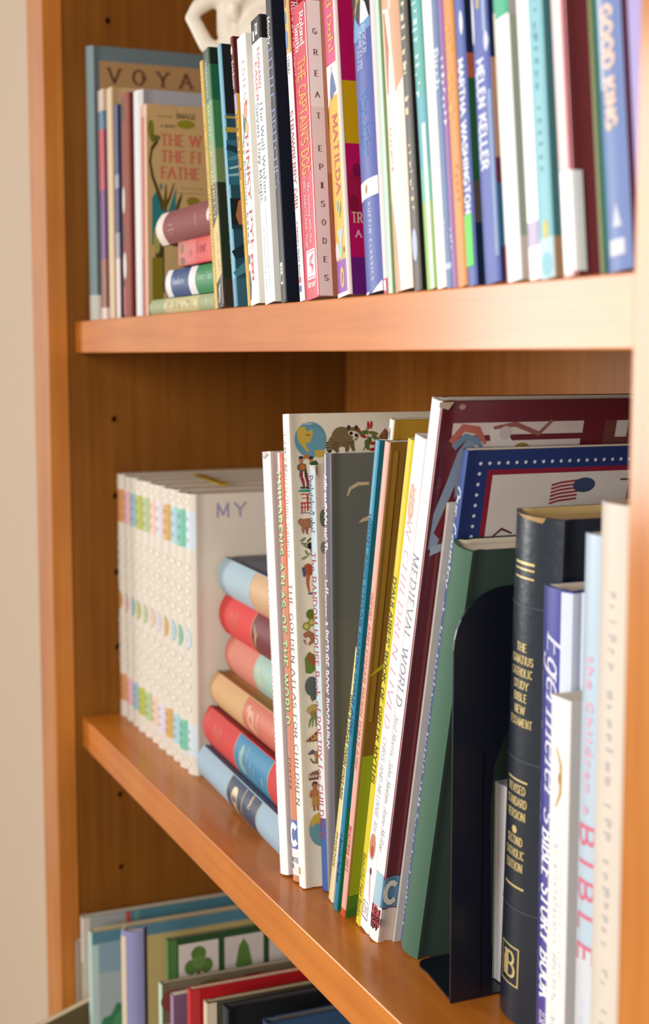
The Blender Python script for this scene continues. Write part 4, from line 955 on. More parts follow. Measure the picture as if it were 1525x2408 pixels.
b.art('globe_picture', 'f', [(ell(0.0150, 0.0395, 0.0096, 0.0120, 36), (108, 152, 160)), ([(0.0060, 0.0425), (0.0085, 0.0490), (0.0130, 0.0512), (0.0180, 0.0508), (0.0205, 0.0470), (0.0165, 0.0440), (0.0150, 0.0405), (0.0138, 0.0432), (0.0105, 0.0440), (0.0085, 0.0412), (0.0078, 0.0435)], (226, 188, 76)), (ell(0.0165, 0.0345, 0.006, 0.006), (112, 150, 154))], 1)

b = Book('picture_book', 'pale blue picture book with red title letters beside tall white atlas', S2, 0.5295, 0.0440, 0.0095, 0.2910, 0.19, lean=-4.6, style='round', bulge=0.0016, spine=(214, 232, 242), front=(226, 206, 186), bands=[(0.0, 0.05, (86, 126, 204), None), (0.05, 0.12, (236, 240, 246), None)])
b.text('author_name', 'Prelutsky/Lobel', 's', 0.2840, 0.0030, 0.0050, 0.0385, (66, 78, 100), bold=1.0)
b.text('title', 'The RANDOM HOUSE Book of POETRY for CHILDREN', 's', 0.2318, 0.0024, 0.0056, 0.1960, (222, 72, 80), bold=0.9)
b.art('cover_picture', 'f', [(ell(0.007, 0.255, 0.003, 0.006), (96, 104, 80)), (ell(0.006, 0.235, 0.002, 0.004), (120, 120, 110)), (ell(0.008, 0.13, 0.004, 0.02), (200, 130, 110)), (ell(0.007, 0.10, 0.003, 0.01), (90, 70, 80)), (ell(0.008, 0.07, 0.004, 0.012), (196, 110, 96))], 1)
b.art('worn_head', 's', [([(0.008, 0.2908), (0.0117, 0.2908), (0.0117, 0.282)], (214, 196, 170))], 2)
b = Book('picture_book', 'grey picture book in shiny clear plastic jacket with white lettering', S2, 0.5398, 0.0440, 0.0098, 0.3000, 0.23, lean=-1.6, style='round', bulge=0.0026, spine=(104, 100, 112), front=(98, 94, 84), kind='jacket')
b.text('author_name', 'GIBLIN/DOOLING', 's', 0.2860, 0.0026, 0.0042, 0.0440, (232, 226, 236), serif=False, bold=1.6)
b.text('title', 'Thomas Jefferson A PICTURE BOOK BIOGRAPHY', 's', 0.2410, 0.0026, 0.0044, 0.139, (226, 220, 232), serif=False, bold=1.5)
b.art('cover_curl', 'f', [(limb([(0.0140, 0.2715), (0.0160, 0.2765), (0.0220, 0.2795), (0.0300, 0.2795)], [0.001, 0.0022, 0.0026, 0.002]), (206, 184, 140)), (limb([(0.0225, 0.2535), (0.0250, 0.2550), (0.0300, 0.2565)], [0.0006, 0.0022, 0.003]), (206, 184, 140))], 1)

# leaning to the right, resting one on another
b = Book('picture_book', 'short pale yellow picture book with lime cover, leaning against the teal blue one', S2, 0.5502, 0.0405, 0.0078, 0.1850, 0.17, lean=13.4, style='hard', spine=(248, 234, 150), front=(176, 172, 60), page=(206, 196, 178))
b.text('author_name', "INGRI & EDGAR PARIN D'AULAIRE", 's', 0.1520, 0.0016, 0.0040, 0.0760, (84, 74, 40), serif=True, bold=1.1)
b.text('publisher_name', 'PHOENIX', 's', 0.052, 0.0022, 0.0030, 0.026, (170, 150, 70), serif=False)
b.art('worn_or_highlit_edge', 's', [(rect(0.0058, 0.0, 0.0076, 0.10), (240, 226, 216))], 2)
b.art('cover_picture', 'f', [(rect(0.001, 0.078, 0.02, 0.096), (140, 110, 134)), (rect(0.001, 0.042, 0.02, 0.054), (140, 112, 130))], 1)
b = Book('picture_book', 'teal blue picture book with thin spine, top level with the salmon one', S2, 0.5665, 0.0372, 0.0052, 0.3200, 0.22, lean=11.2, style='hard', spine=(98, 180, 216), front=(22, 110, 130), page=(206, 198, 186), bands=[(0.0, 0.27, (54, 150, 190)), (0.0, 0.075, None, (30, 118, 64))])
b.text('author_name', "INGRI AND EDGAR PARIN D'AULAIRE", 's', 0.274, 0.0010, 0.0030, 0.148, (24, 96, 140), bold=1.1)
b.text('publisher_name', 'A Beautiful Feet Book', 's', 0.0560, 0.0010, 0.0034, 0.036, (20, 70, 120), serif=False, bold=1.0)
b = Book('picture_book', 'tall picture book with white worn spine top and gold cover behind the salmon one', S2, 0.5724, 0.0425, 0.0052, 0.3330, 0.23, lean=11.3, style='hard', spine=(236, 230, 196), front=(196, 148, 52), page=(206, 196, 178))
b.art('worn_head', 's', [(rect(0.0002, 0.318, 0.0050, 0.3328), (244, 238, 226)), (ell(0.0022, 0.324, 0.0010, 0.004), (70, 60, 60))], 2)
b.art('cover_picture', 'f', [(ell(0.073, 0.322, 0.018, 0.008), (40, 112, 84))], 1)
b = Book('picture_book', 'salmon spined picture book with brown and lime green landscape cover', S2, 0.5782, 0.0370, 0.0062, 0.3200, 0.23, lean=11.5, style='hard', spine=(246, 188, 172), front=(150, 108, 42), page=(206, 196, 184),
         bands=[(0.0, 0.006, (236, 90, 70), (70, 120, 40)), (0.006, 0.016, None, (90, 136, 44)), (0.016, 0.116, None, (178, 190, 40))])
b.text('author_name', "INGRI AND EDGAR PARIN D'AULAIRE", 's', 0.225, 0.0012, 0.0034, 0.120, (232, 140, 116), bold=1.1)
b.text('publisher_name', 'BEAUTIFUL FEET', 's', 0.0660, 0.0012, 0.0038, 0.033, (216, 76, 60), bold=1.2)
b.art('cover_picture', 'f', [(rect(0.004, 0.14, 0.007, 0.315), (172, 128, 50)), (rect(0.011, 0.13, 0.016, 0.315), (128, 90, 36)), (rect(0.020, 0.18, 0.030, 0.315), (160, 116, 44)), ([(0.0004, 0.1700), (0.0100, 0.1790), (0.030, 0.187), (0.030, 0.183), (0.0110, 0.1755)], (196, 186, 40)), (ell(0.028, 0.10, 0.004, 0.004), (60, 50, 40)), (rect(0.012, 0.016, 0.0125, 0.30), (206, 180, 96)), (rect(0.0008, 0.016, 0.0022, 0.316), (180, 136, 74))], 1)
b = Book('picture_book', 'bright yellow picture book with dark title lettering in leaning row', S2, 0.5945, 0.0405, 0.0068, 0.3240, 0.235, lean=12.6, style='hard', spine=(254, 234, 60), front=(220, 214, 40), page=(216, 208, 196))
b.text('title', "D'AULAIRES' BOOK OF GREEK MYTHS", 's', 0.2390, 0.0013, 0.0042, 0.137, (92, 84, 24), bold=1.3)
b.text('publisher_name', 'Beautiful Feet Books', 's', 0.0520, 0.0014, 0.0040, 0.046, (150, 138, 40), serif=False, bold=0.9)
b.art('spine_corner', 's', [([(0.0001, 0.20), (0.0016, 0.24), (0.0001, 0.26)], (190, 190, 30))], 2)
b = Book('picture_book', 'white picture book with pink italic capitals and small painted figures', S2, 0.6020, 0.0400, 0.0128, 0.3260, 0.22, lean=12.9, style='hard', spine=(250, 248, 248), front=(236, 230, 228), page=(220, 214, 208))
b.text('title', 'HOW CHILDREN LIVED', 's', 0.2970, 0.0036, 0.0062, 0.154, (236, 176, 192), bold=0.7, slant=0.15, gap=2)
b.text('author_name', 'CHRIS AND MELANIE RICE', 's', 0.1360, 0.0044, 0.0044, 0.0700, (170, 170, 178), bold=0.8, slant=0.1)
b.art('spine_picture', 's', [(ell(0.0058, 0.2860, 0.0034, 0.0120), (240, 196, 160)), (ell(0.0062, 0.2880, 0.0022, 0.0100), (246, 206, 172))], 1)
b.art('spine_picture', 's', [(ell(0.0062, 0.0600, 0.0040, 0.0090), (226, 156, 118)), (ell(0.0066, 0.0570, 0.0018, 0.0040), (206, 96, 76)),
                             (limb([(0.0070, 0.0450), (0.0076, 0.0350), (0.0092, 0.0260), (0.0110, 0.0210)], [0.001, 0.0018, 0.0012, 0.0005]), (222, 186, 170)), (ell(0.0074, 0.0430, 0.0014, 0.0026), (120, 70, 80))], 1)
b.art('publisher_mark', 's', [(rect(0.0022, 0.0085, 0.0026, 0.0200), (120, 120, 126)), (rect(0.0096, 0.0075, 0.0100, 0.0190), (120, 120, 126)), (rect(0.0022, 0.0196, 0.0098, 0.0200), (120, 120, 126)), (rect(0.0022, 0.0080, 0.0098, 0.0086), (90, 90, 100))], 2)
b.text('publisher_mark', 'DK', 's', 0.0030, 0.0110, 0.0066, 0.0060, (190, 190, 196), bold=0.9, mode='across')
b = Book('picture_book', 'burgundy picture book with white spine and blue library sticker at its foot', S2, 0.6160, 0.0385, 0.0127, 0.3485, 0.25, lean=13.2, style='round', bulge=0.002, spine=(250, 248, 246), front=(104, 30, 42), fkind='jacket', page=(214, 204, 190), bands=[(0.0, 0.024, None, (206, 190, 178))])
b.text('title', 'MEDIEVAL WORLD', 's', 0.2570, 0.0034, 0.0062, 0.0955, (146, 148, 164), bold=0.95, slant=0.1, gap=2)
b.text('author_name', 'Neil Morris, John Malam, Anne McRae', 's', 0.1540, 0.0036, 0.0048, 0.0920, (176, 176, 186), bold=0.8, slant=0.2)
b.art('spine_line', 's', [(rect(0.0004, 0.02, 0.0008, 0.34), (206, 204, 208)), (rect(0.0120, 0.045, 0.0126, 0.345), (170, 40, 80))], 2)
b.wrap('library_sticker', 0.0250, 0.0470, 0.0040, 0.0300, (92, 136, 172), kind='jacket', label='blue library sticker')
b.art('sticker_pale', 's', [(rect(0.0042, 0.0250, 0.0118, 0.0480), (178, 214, 232))], 3)
b.text('library_letter', 'C', 'f', 0.0022, 0.0290, 0.0140, 0.0085, (196, 190, 182), serif=False, bold=1.8, mode='across', layer=4)
b.art('call_label', 's', [([(0.0030, 0.0235), (0.0036, 0.0290), (0.0052, 0.0265), (0.0064, 0.0280), (0.0120, 0.0215), (0.0126, 0.0110), (0.0060, 0.0080), (0.0024, 0.0120)], (238, 112, 120))], 2, label='red torn call number label')
for tx, zz, ln in (('940.1', 0.0190, 0.0096), ('MORRIS', 0.0135, 0.0125), ('2009', 0.0082, 0.0085)):
    b.text('call_number', tx, 's', 0.0030, zz, 0.0042, ln, (70, 40, 46), serif=False, bold=1.6, mode='across', layer=4)
wt, gb = (206, 190, 184), (132, 148, 168)
b.art('cover_picture', 'f', [
    (rect(0.0100, 0.3290, 0.0953, 0.3362), wt), (rect(0.0230, 0.3215, 0.0945, 0.3255), wt), (rect(0.110, 0.320, 0.160, 0.336), (118, 66, 58)), (rect(0.1180, 0.326, 0.126, 0.336), (206, 196, 190)),
    (limb([(0.0062, 0.262), (0.0085, 0.283), (0.0150, 0.300), (0.0200, 0.318), (0.0230, 0.326)], [0.005, 0.008, 0.010, 0.010, 0.006]), gb), (limb([(0.0100, 0.325), (0.0170, 0.3335), (0.0260, 0.332), (0.0320, 0.324)], [0.004, 0.005, 0.005, 0.002]), (196, 112, 100)), (limb([(0.0120, 0.322), (0.0190, 0.3285), (0.0260, 0.326), (0.0300, 0.322)], [0.004, 0.004, 0.004, 0.002]), (112, 138, 162)),
    (limb([(0.0360, 0.3335), (0.0400, 0.327), (0.0470, 0.322), (0.054, 0.319)], [0.006, 0.012, 0.008, 0.004]), (208, 198, 190)), (limb([(0.036, 0.333), (0.050, 0.335), (0.066, 0.329), (0.074, 0.337)], [0.002, 0.003, 0.003, 0.002]), (150, 96, 88)), (ell(0.0560, 0.321, 0.005, 0.003), (150, 130, 60)), (ell(0.044, 0.330, 0.004, 0.004), (190, 176, 172)),
    ([(0.0050, 0.258), (0.0150, 0.262), (0.0150, 0.266), (0.0052, 0.264)], (150, 160, 178)), ([(0.006, 0.272), (0.016, 0.300), (0.0165, 0.29), (0.010, 0.268)], (120, 36, 48))], 1)
b.art('worn_head', 'f', [([(0.0, 0.3484), (0.009, 0.3484), (0.006, 0.3440), (0.0, 0.3455)], (190, 172, 150)), (ell(0.0145, 0.3455, 0.002, 0.0016), (170, 140, 126))], 3)
b = Book('picture_book', 'slim grey booklet with frayed top squeezed beside burgundy book', S2, 0.6294, 0.0500, 0.0020, 0.290, 0.2, lean=13.3, style='pb', spine=(196, 190, 184), front=(186, 180, 174))
b.art('worn_head', 's', [([(0.0001, 0.2898), (0.0019, 0.2898), (0.0012, 0.276), (0.0006, 0.281)], (224, 206, 176))], 2)
b = Book('picture_book', 'dark blue picture book with starred border, red frame and small flag', S2, 0.6318, 0.0535, 0.0058, 0.3210, 0.24, lean=13.4, style='round', bulge=0.001, spine=(88, 116, 188), front=(40, 56, 110), fkind='print', kind='jacket')
b.text('title', 'Our Country', 's', 0.300, 0.0012, 0.0036, 0.060, (226, 230, 246), bold=1.5, slant=0.2)
b.marks('lettering', 's', 0.23, 0.012, 0.0010, 0.0030, 60, (206, 214, 240))
b.art('framed_panel', 'f', [(rect(0.0150, 0.02, 0.24, 0.3095), (150, 40, 62)), (rect(0.0185, 0.02, 0.236, 0.3065), (206, 196, 188))], 1)
b.art('star_border', 'f', [(ell(0.0098 + 0.0058 * k, 0.3135, 0.0011, 0.0011, 6), (206, 210, 222)) for k in range(26)], 2)
b.art('star_border', 'f', [(ell(0.0098, 0.3075 - 0.0062 * k, 0.0011, 0.0011, 6), (206, 210, 222)) for k in range(20)], 2)
b.art('flag_picture', 'f', [(limb([(0.0580, 0.2880 + 0.0022 * k), (0.0640, 0.2895 + 0.0022 * k), (0.0760, 0.2905 + 0.0022 * k)], [0.0012] * 3), (170, 52, 60)) for k in range(6)] + [(ell(0.0800, 0.2985, 0.0075, 0.0045), (60, 72, 104))], 2)
b.text('title', 'T', 'f', 0.1040, 0.2860, 0.0150, 0.0160, (90, 60, 62), mode='across', bold=1.0)
b.art('title_curve', 'f', [(limb([(0.0230, 0.2690), (0.0290, 0.2740), (0.0360, 0.2710)], [0.001, 0.0018, 0.001]), (90, 50, 60))], 2)
b = Book('hardcover_book', 'green cloth hardcover leaning against the black metal bookend', S2, 0.6392, 0.0480, 0.0215, 0.2650, 0.16, lean=13.6, style='round', bulge=0.004, spine=(72, 108, 88), front=(34, 54, 44), kind='cloth')

# bookend: one bent and punched steel sheet
root = bpy.data.objects.new('bookend', None)
COL.objects.link(root)
root.location = (0.7200, 0.0420, S2 + 0.0004)
tag(root, 'black metal bookend with rounded top and embossed rib, holding up green cloth book', 'bookend')
MB_ = mat((16, 18, 30), 'metal')


def sheet(name, outline, x0, x1, parent, axis='x', m=MB_):
    """Extruded flat plate: outline in (y,z) for axis x, or (x,y) for axis z."""
    n = len(outline)
    vs = [((x0, a, c) if axis == 'x' else (a, c, x0)) for a, c in outline] + [((x1, a, c) if axis == 'x' else (a, c, x1)) for a, c in outline]
    fs = [tuple(range(n)), tuple(range(2 * n - 1, n - 1, -1))] + [(i, (i + 1) % n, n + (i + 1) % n, n + i) for i in range(n)]
    return mesh(name, vs, fs, [m], None, parent)


H = 0.2370
out = [(0.0, 0.0), (0.0, H - 0.034)] + [(0.034 - 0.034 * math.cos(R(a)), H - 0.034 + 0.034 * math.sin(R(a))) for a in range(10, 91, 10)] + [(0.086, H)] + \
      [(0.086 + 0.034 * math.sin(R(a)), H - 0.034 + 0.034 * math.cos(R(a))) for a in range(10, 91, 10)] + [(0.120, 0.0), (0.0925, 0.0), (0.0925, 0.130), (0.0860, 0.152), (0.0345, 0.154), (0.0265, 0.135), (0.0245, 0.110), (0.0265, 0.0)]
pl = sheet('upright_plate', out, -0.0006, 0.0006, root)
foot = [(0.0, 0.001), (-0.038, 0.006)] + [(-0.047 - 0.010 * math.sin(R(a)), 0.016 - 0.010 * math.cos(R(a))) for a in range(0, 91, 15)] + [(-0.057, 0.105), (-0.05, 0.116), (0.0, 0.119)]
sheet('foot_plate', foot, 0.0, 0.0011, root, 'z')
rib = ell(0.0155, 0.1430, 0.0030, 0.0030, 12, 0, 180) + [(0.0125, 0.003), (0.0185, 0.003)]
sheet('embossed_rib', rib, 0.0006, 0.0016, pl)
b = Book('notebook', 'white paper pad standing behind the black bookend opening', S2 + 0.0014, 0.7175, 0.0790 + 0.09, 0.0140, 0.1190, 0.09, yaw=180, style='pb', spine=(150, 146, 110), front=(150, 146, 110), page=(214, 210, 212))

# right of the bookend
b = Book('bible', 'thick black leather bible with gold spine lettering and gold square monogram', S2, 0.7270, 0.0620, 0.0470, 0.2810, 0.17, lean=2.2, style='round', bulge=0.0085, spine=(36, 44, 54), front=(22, 26, 36), kind='leather', page=(216, 190, 130), square=0.004)
gold = (226, 204, 142)
b.art('gold_line', 's', [(rect(0.0130, 0.2545, 0.0320, 0.2560), gold), (rect(0.0130, 0.2515, 0.0320, 0.2525), gold), (rect(0.0130, 0.2470, 0.0320, 0.2480), gold)], 2, kind='gilt')
for k, (tx, ln) in enumerate((('THE', 0.0095), ('IGNATIUS', 0.0200), ('CATHOLIC', 0.0195), ('STUDY', 0.0140), ('BIBLE', 0.0125), ('NEW', 0.0100), ('TESTAMENT', 0.0215))):
    b.text('gold_title', tx, 's', 0.0235 - ln / 2, 0.2080 - k * 0.0068, 0.0042, ln, gold, mode='across', bold=1.5, kind='gilt')
b.art('gold_line', 's', [(rect(0.0130, 0.1365, 0.0325, 0.1376), gold)], 2, kind='gilt')
for k, (tx, ln) in enumerate((('REVISED', 0.0165), ('STANDARD', 0.0190), ('VERSION', 0.0175), None or ('', 0), ('SECOND', 0.0150), ('CATHOLIC', 0.0180), ('EDITION', 0.0160))):
    if tx:
        b.text('gold_title', tx, 's', 0.0230 - ln / 2, 0.1300 - k * 0.0072, 0.0044, ln, gold, mode='across', bold=1.5, kind='gilt')
b.art('gold_dot', 's', [(ell(0.0230, 0.1090, 0.0024, 0.0022), gold)], 2, kind='gilt')
b.art('gold_line', 's', [(rect(0.0140, 0.0768, 0.0325, 0.0780), gold)], 2, kind='gilt')
b.art('monogram_frame', 's', [(rect(0.0130, 0.0205, 0.0139, 0.0430), gold), (rect(0.0301, 0.0205, 0.0310, 0.0430), gold), (rect(0.0130, 0.0421, 0.0310, 0.0430), gold), (rect(0.0130, 0.0205, 0.0310, 0.0214), gold)], 2, kind='gilt')
b.text('monogram', 'IB', 's', 0.0165, 0.0250, 0.0140, 0.0115, gold, mode='across', bold=1.1, kind='gilt', gap=-0.5)
b.text('monogram', 'P', 's', 0.0160, 0.0270, 0.0080, 0.0060, gold, mode='across', bold=0.9, kind='gilt')
for zz in (0.232, 0.148, 0.0645):
    b.art('raised_band', 's', [(rect(0.0006, zz, 0.0464, zz + 0.0012), (58, 66, 76))], 4, kind='leather')
b.art('worn_head', 's', [([(0.0120, 0.2806), (0.0260, 0.2809), (0.0380, 0.2809), (0.0360, 0.2780), (0.0240, 0.2790)], (190, 152, 96))], 2)
b = Book('hardcover_book', 'royal blue storybook with white script title and pale worn edge with painted highlight', S2, 0.7852, 0.0550, 0.0260, 0.2490, 0.17, lean=0.3, style='round', bulge=0.003, spine=(74, 78, 180), front=(56, 58, 150), kind='jacket')
b.text('title', "Egermeier's", 's', 0.2260, 0.0085, 0.0130, 0.0980, (226, 226, 246), bold=0.9, slant=0.35, gap=0.6)
b.text('title', 'BIBLE STORY BOOK', 's', 0.1240, 0.0070, 0.0105, 0.0900, (250, 250, 254), bold=1.5, slant=0.2)
b.text('author_name', 'ELSIE EGERMEIER', 's', 0.0260, 0.0080, 0.0080, 0.0240, (236, 236, 250), bold=1.2)
b.wrap('worn_or_highlit_edge', 0.0, 0.2480, 0.0195, 0.0105, (222, 230, 246), kind='jacket', label='pale worn jacket edge with painted highlight')  # pale strip: worn edge with its highlight painted into the colour
b = Book('paperback_book', 'slim bright white paperback with small gold crest beside blue storybook', S2, 0.8195, 0.0415, 0.0165, 0.2010, 0.12, lean=0.2, spine=(236, 234, 230), front=(196, 192, 188))
b.art('gold_crest', 's', [(limb([(0.0060, 0.176), (0.0100, 0.168), (0.0100, 0.154), (0.0060, 0.146)], [0.0008, 0.0022, 0.0022, 0.0008]), (222, 186, 110)), (ell(0.0094, 0.161, 0.0016, 0.0030), (206, 164, 84))], 1)
b.marks('lettering', 's', 0.128, 0.03, 0.0055, 0.0036, 30, (206, 210, 226))
b.marks('lettering', 's', 0.120, 0.06, 0.0105, 0.0028, 20, (220, 222, 232))
b = Book('hardcover_book', 'pale blue book with red spaced letters next to cream book', S2, 0.8445, 0.0410, 0.0165, 0.2830, 0.17, lean=0.3, style='round', bulge=0.0015, spine=(192, 214, 232), front=(196, 208, 224), kind='jacket', bands=[(0.03, 0.085, (214, 220, 230), None), (0.0, 0.03, (226, 204, 212), None)])
b.text('title', 'the Children s', 's', 0.226, 0.0060, 0.0046, 0.075, (236, 184, 204), serif=False, bold=1.6, gap=3)
b.text('title', 'BIBLE', 's', 0.1460, 0.0022, 0.0125, 0.0680, (240, 134, 158), serif=False, bold=1.0, gap=4)
b.marks('lettering', 's', 0.06, 0.035, 0.006, 0.0030, 6, (214, 220, 236))
b = Book('hardcover_book', 'thick cream book with faint grey lettering at the near right post', S2, 0.8655, 0.0330, 0.0300, 0.3000, 0.2, lean=0.2, style='round', bulge=0.004, spine=(222, 212, 198), front=(210, 196, 178), page=(206, 176, 146))
b.marks('lettering', 's', 0.262, 0.005, 0.0130, 0.0050, 40, (190, 184, 178), fill=0.7)

# ------------------------------------------------------------------ lower shelf
b = Book('paperback_book', 'slim grey book peeping out at the left post on lower shelf', S3, 0.0020, -0.0060, 0.0080, 0.1630, 0.18, spine=(168, 152, 140), front=(150, 140, 130), bands=[(0, 0.07, (110, 100, 96), None)])
b = Book('picture_book', 'white spined picture book with pink and yellow stickers and grey blue cover', S3, 0.0112, -0.0025, 0.0090, 0.1920, 0.23, style='hard', spine=(216, 204, 190), front=(150, 154, 154), page=(214, 200, 172))
b.art('spine_sticker', 's', [(rect(0.0004, 0.035, 0.0086, 0.088), (226, 108, 116)), (rect(0.0052, 0.034, 0.0086, 0.083), (232, 180, 76)), (rect(0.0056, 0.092, 0.0086, 0.145), (172, 156, 76))], 1, label='pink and yellow spine stickers')
b.art('hinge_strip', 'f', [(rect(0.0016, 0.0, 0.0090, 0.1918), (206, 196, 184)), (rect(0.0016, 0.034, 0.0070, 0.084), (232, 180, 76))], 2)
b.art('cover_picture', 'f', [(rect(0.046, 0.02, 0.0505, 0.1917), (224, 88, 74)), (rect(0.0505, 0.02, 0.228, 0.1917), (84, 134, 146)), (rect(0.054, 0.02, 0.060, 0.1917), (112, 152, 160))], 1)
b = Book('paperback_book', 'thin cream topped booklet tipping forward over the shelf front', S3 - 0.0050, 0.0260, -0.0190, 0.0085, 0.1020, 0.1, tilt=19.0, spine=(188, 160, 118), front=(96, 84, 56), back=(150, 140, 110), page=(206, 186, 150))
b = Book('picture_book', 'light blue picture book with green trees on cover beside lavender spine', S3, 0.0420, -0.0020, 0.0110, 0.1890, 0.24, style='hard', spine=(184, 212, 208), front=(206, 186, 122), page=(216, 196, 164), bands=[(0, 0.06, (222, 206, 156), None)])
b.art('hinge_strip', 'f', [(rect(0.0016, 0.06, 0.0080, 0.1750), (188, 214, 210)), (rect(0.0016, 0.0, 0.0080, 0.06), (222, 206, 156))], 2)
b.art('cover_picture', 'f', [(rect(0.0016, 0.1765, 0.239, 0.1888), (96, 144, 164)), (rect(0.0016, 0.01, 0.0440, 0.1765), (168, 182, 184)), (rect(0.0016, 0.145, 0.0440, 0.1765), (142, 174, 188)),
                             ([(0.006, 0.01), (0.006, 0.085), (0.012, 0.098), (0.020, 0.100), (0.026, 0.112), (0.034, 0.108), (0.044, 0.114), (0.044, 0.01)], (64, 142, 96)), (ell(0.012, 0.06, 0.007, 0.014), (58, 120, 96)), (ell(0.030, 0.09, 0.008, 0.012), (88, 160, 110)), (ell(0.034, 0.055, 0.008, 0.014), (50, 130, 84))], 1)
b = Book('hardcover_book', 'lavender book turned to show its rounded spine on lower shelf', S3, 0.1600, 0.0000, 0.0215, 0.2310, 0.018, yaw=62, style='round', bulge=0.004, spine=(152, 154, 200), front=(132, 134, 182), back=(226, 206, 172), kind='cloth')
b.art('spine_edge', 's', [(rect(0.0, 0.002, 0.0050, 0.226), (232, 214, 184))], 1)
b = Book('picture_book', 'dark green picture book with white panels of small trees on its cover', S3, 0.2390, 0.0200, 0.0060, 0.2520, 0.2, style='hard', spine=(84, 130, 70), front=(48, 78, 44), page=(120, 120, 90), bands=[(0, 0.215, (140, 168, 60), None)])
b.art('hinge_strip', 'f', [(rect(0.0016, 0.0, 0.0085, 0.2517), (84, 132, 70)), (rect(0.0016, 0.0, 0.0085, 0.212), (140, 168, 60))], 2)  # lighter green at the hinge: groove shading put into the cover colour
b.art('panel_picture', 'f', [(rect(0.0098, 0.170, 0.0468, 0.2462), (214, 204, 196)), (rect(0.0525, 0.170, 0.0895, 0.2462), (208, 198, 190)), (rect(0.0950, 0.170, 0.130, 0.2462), (208, 198, 190))], 1)
gt = (96, 132, 62)
b.art('tree_picture', 'f', [(limb([(0.0280, 0.205), (0.0282, 0.223)], [0.006, 0.003]), (110, 100, 70)), (ell(0.0282, 0.2355, 0.0070, 0.0070), gt), (ell(0.0215, 0.224, 0.0064, 0.0070), gt), (ell(0.0350, 0.224, 0.0064, 0.0070), gt), (ell(0.0285, 0.228, 0.0060, 0.0060), (110, 146, 76)), (ell(0.0290, 0.212, 0.0040, 0.0050), (190, 186, 170))], 2)
b.art('tree_picture', 'f', [([(0.0625, 0.218), (0.0660, 0.236), (0.0705, 0.2430), (0.0750, 0.236), (0.0790, 0.218), (0.0710, 0.2140)], gt), (limb([(0.0708, 0.206), (0.0708, 0.216)], [0.003, 0.003]), (110, 90, 60))], 2)
b = Book('picture_book', 'mint spined picture book with brown and red patterned cover', S3, 0.2650, 0.0050, 0.0075, 0.2260, 0.22, style='hard', spine=(196, 222, 202), front=(118, 106, 84), page=(180, 168, 140), bands=[(0, 0.19, None, (190, 150, 140))])
b.art('cover_picture', 'f', [(ell(0.012, 0.21, 0.012, 0.010), (140, 70, 64)), (ell(0.045, 0.215, 0.014, 0.008), (96, 96, 50)), (ell(0.085, 0.214, 0.02, 0.008), (130, 60, 54)), (rect(0.10, 0.2, 0.2, 0.22), (96, 92, 66)), ([(0.0, 0.19), (0.005, 0.17), (0.012, 0.1), (0.0, 0.1)], (196, 222, 160))], 1)
b = Book('paperback_book', 'thin purple paperback between mint and red spines on lower shelf', S3, 0.2815, 0.0105, 0.0070, 0.2220, 0.16, spine=(168, 136, 172), front=(120, 90, 120))
b = Book('hardcover_book', 'bright red hardcover with red cover on lower shelf', S3, 0.3000, 0.0195, 0.0075, 0.2330, 0.21, style='hard', spine=(232, 70, 68), front=(206, 36, 40), page=(214, 190, 160))
b.marks('lettering', 's', 0.19, 0.08, 0.002, 0.003, 10, (190, 50, 50))
b.art('hinge_strip', 'f', [(rect(0.0016, 0.0, 0.0095, 0.2328), (236, 72, 70))], 2)  # lighter red paints the shading of the hinge groove onto the cover
b = Book('hardcover_book', 'cream spined hardcover with dark olive cover on lower shelf', S3, 0.3420, 0.0200, 0.0080, 0.2400, 0.21, style='hard', spine=(226, 208, 180), front=(74, 72, 58), page=(190, 174, 140))
b.art('hinge_strip', 'f', [(rect(0.0016, 0.0, 0.0090, 0.2398), (230, 212, 184))], 2)
b = Book('paperback_book', 'small black book in front of olive cover on lower shelf', S3, 0.3850, 0.0215, 0.0110, 0.2550, 0.085, style='hard', spine=(46, 58, 58), front=(24, 26, 28), page=(60, 60, 60))
b = Book('hardcover_book', 'navy blue hardcover at the bottom edge beside small black book', S3, 0.4300, 0.0380, 0.0110, 0.2600, 0.2, style='hard', spine=(44, 70, 100), front=(44, 78, 112), page=(100, 100, 100))

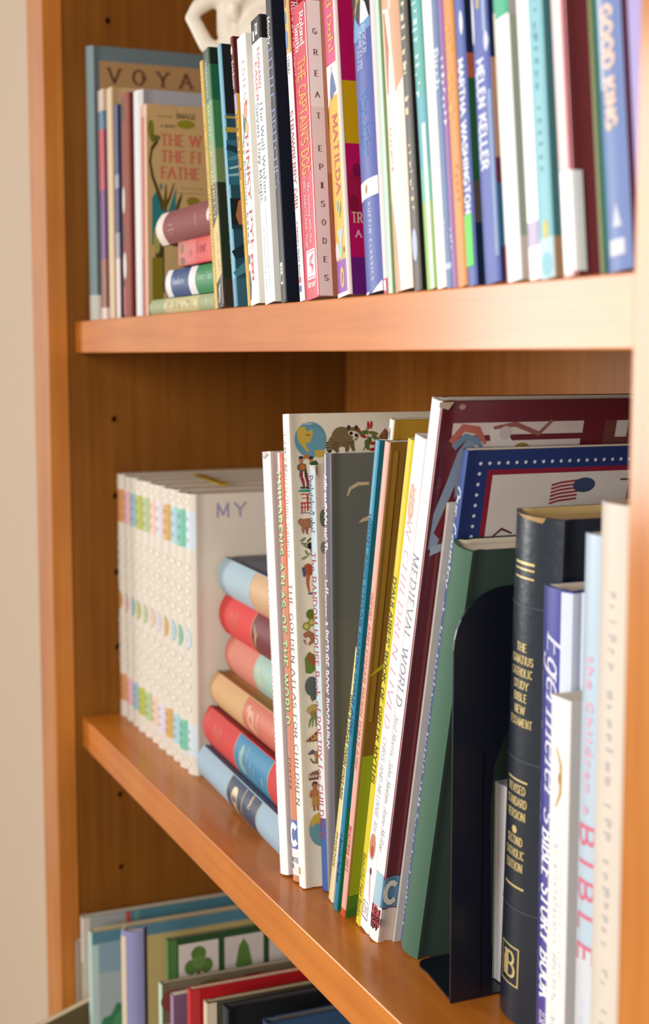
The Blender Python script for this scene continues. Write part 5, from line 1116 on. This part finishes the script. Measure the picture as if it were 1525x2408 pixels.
# ------------------------------------------------------------------ white ceramic shell on top of the upper left books
def shell():
    ux, uy = math.sin(YAW), math.cos(YAW)          # across the shell
    vx, vy = -uy, ux                               # its depth
    ox, oy, oz = 0.1674, 0.1194, 1.5300

    def P(a, b, c):
        return Vector((ox + ux * a + vx * b, oy + uy * a + vy * b, oz + c))
    bm = bmesh.new()

    def ball(a, b, c, r, sx=1.0, sz=1.0):
        m = Matrix.Translation(P(a, b, c)) @ Matrix.Rotation(math.pi / 2 - YAW, 4, 'Z') @ Matrix.Diagonal((r * sx, r, r * sz, 1))
        bmesh.ops.create_icosphere(bm, subdivisions=3, radius=1.0, matrix=m)

    def chain(pts, n=14):
        for (p, q) in zip(pts, pts[1:]):
            for i in range(n + 1):
                t = i / n
                ball(*(p[k] + (q[k] - p[k]) * t for k in range(3)), p[3] + (q[3] - p[3]) * t)
    # body, with a swelling at the base that sits on the books
    ball(0.030, 0.0, 0.048, 0.034, 1.05, 1.25)
    ball(0.020, 0.0, 0.024, 0.026, 1.1, 0.9)
    ball(0.050, 0.002, 0.075, 0.026, 1.0, 1.1)
    # outer lip: pointed tip, lower arm, inner arm and bridge leave an open loop
    chain([(-0.0440, 0, 0.0700, 0.0038), (-0.0375, 0, 0.0640, 0.0066), (-0.0330, 0, 0.0550, 0.0068), (-0.0280, 0, 0.0460, 0.0072), (-0.0180, 0, 0.0400, 0.0085), (0.0, 0, 0.0380, 0.0120)])
    chain([(-0.0420, 0, 0.0725, 0.0042), (-0.0350, 0, 0.0790, 0.0072), (-0.0260, 0, 0.0860, 0.0085), (-0.0120, 0, 0.0890, 0.0100), (0.010, 0, 0.0880, 0.0140)])
    chain([(-0.0110, 0, 0.0880, 0.0082), (-0.0115, 0, 0.0740, 0.0078), (-0.0105, 0, 0.0580, 0.0090), (-0.004, 0, 0.0450, 0.0110)])
    # ribs fanning over the body
    for k in range(9):
        a0 = R(20 + k * 17)
        chain([(0.008 + 0.010 * math.cos(a0), -0.018, 0.060 + 0.012 * math.sin(a0), 0.0036), (0.026 + 0.030 * math.cos(a0), -0.024, 0.058 + 0.040 * math.sin(a0), 0.0048), (0.034 + 0.040 * math.cos(a0), -0.006, 0.054 + 0.052 * math.sin(a0), 0.0040)], 8)
    me = bpy.data.meshes.new('seashell')
    bm.to_mesh(me)
    bm.free()
    o = link('seashell', me)
    md = o.modifiers.new('fuse', 'REMESH')
    md.mode, md.voxel_size = 'VOXEL', 0.0016
    sm = o.modifiers.new('soften', 'SMOOTH')
    sm.factor, sm.iterations = 0.5, 5
    dg = bpy.context.evaluated_depsgraph_get()
    new = bpy.data.meshes.new_from_object(o.evaluated_get(dg))
    o.modifiers.clear()
    o.data = new
    zmin = min(v.co.z for v in new.vertices)
    for v in new.vertices:                         # settle it on the book tops
        v.co.z += 1.5292 - zmin
    new.materials.clear()
    new.materials.append(mat((244, 234, 216), 'ceramic'))
    new.polygons.foreach_set('use_smooth', [True] * len(new.polygons))
    tag(o, 'white ribbed seashell with pointed lip and open loop, resting on the upper book tops', 'seashell')


shell()
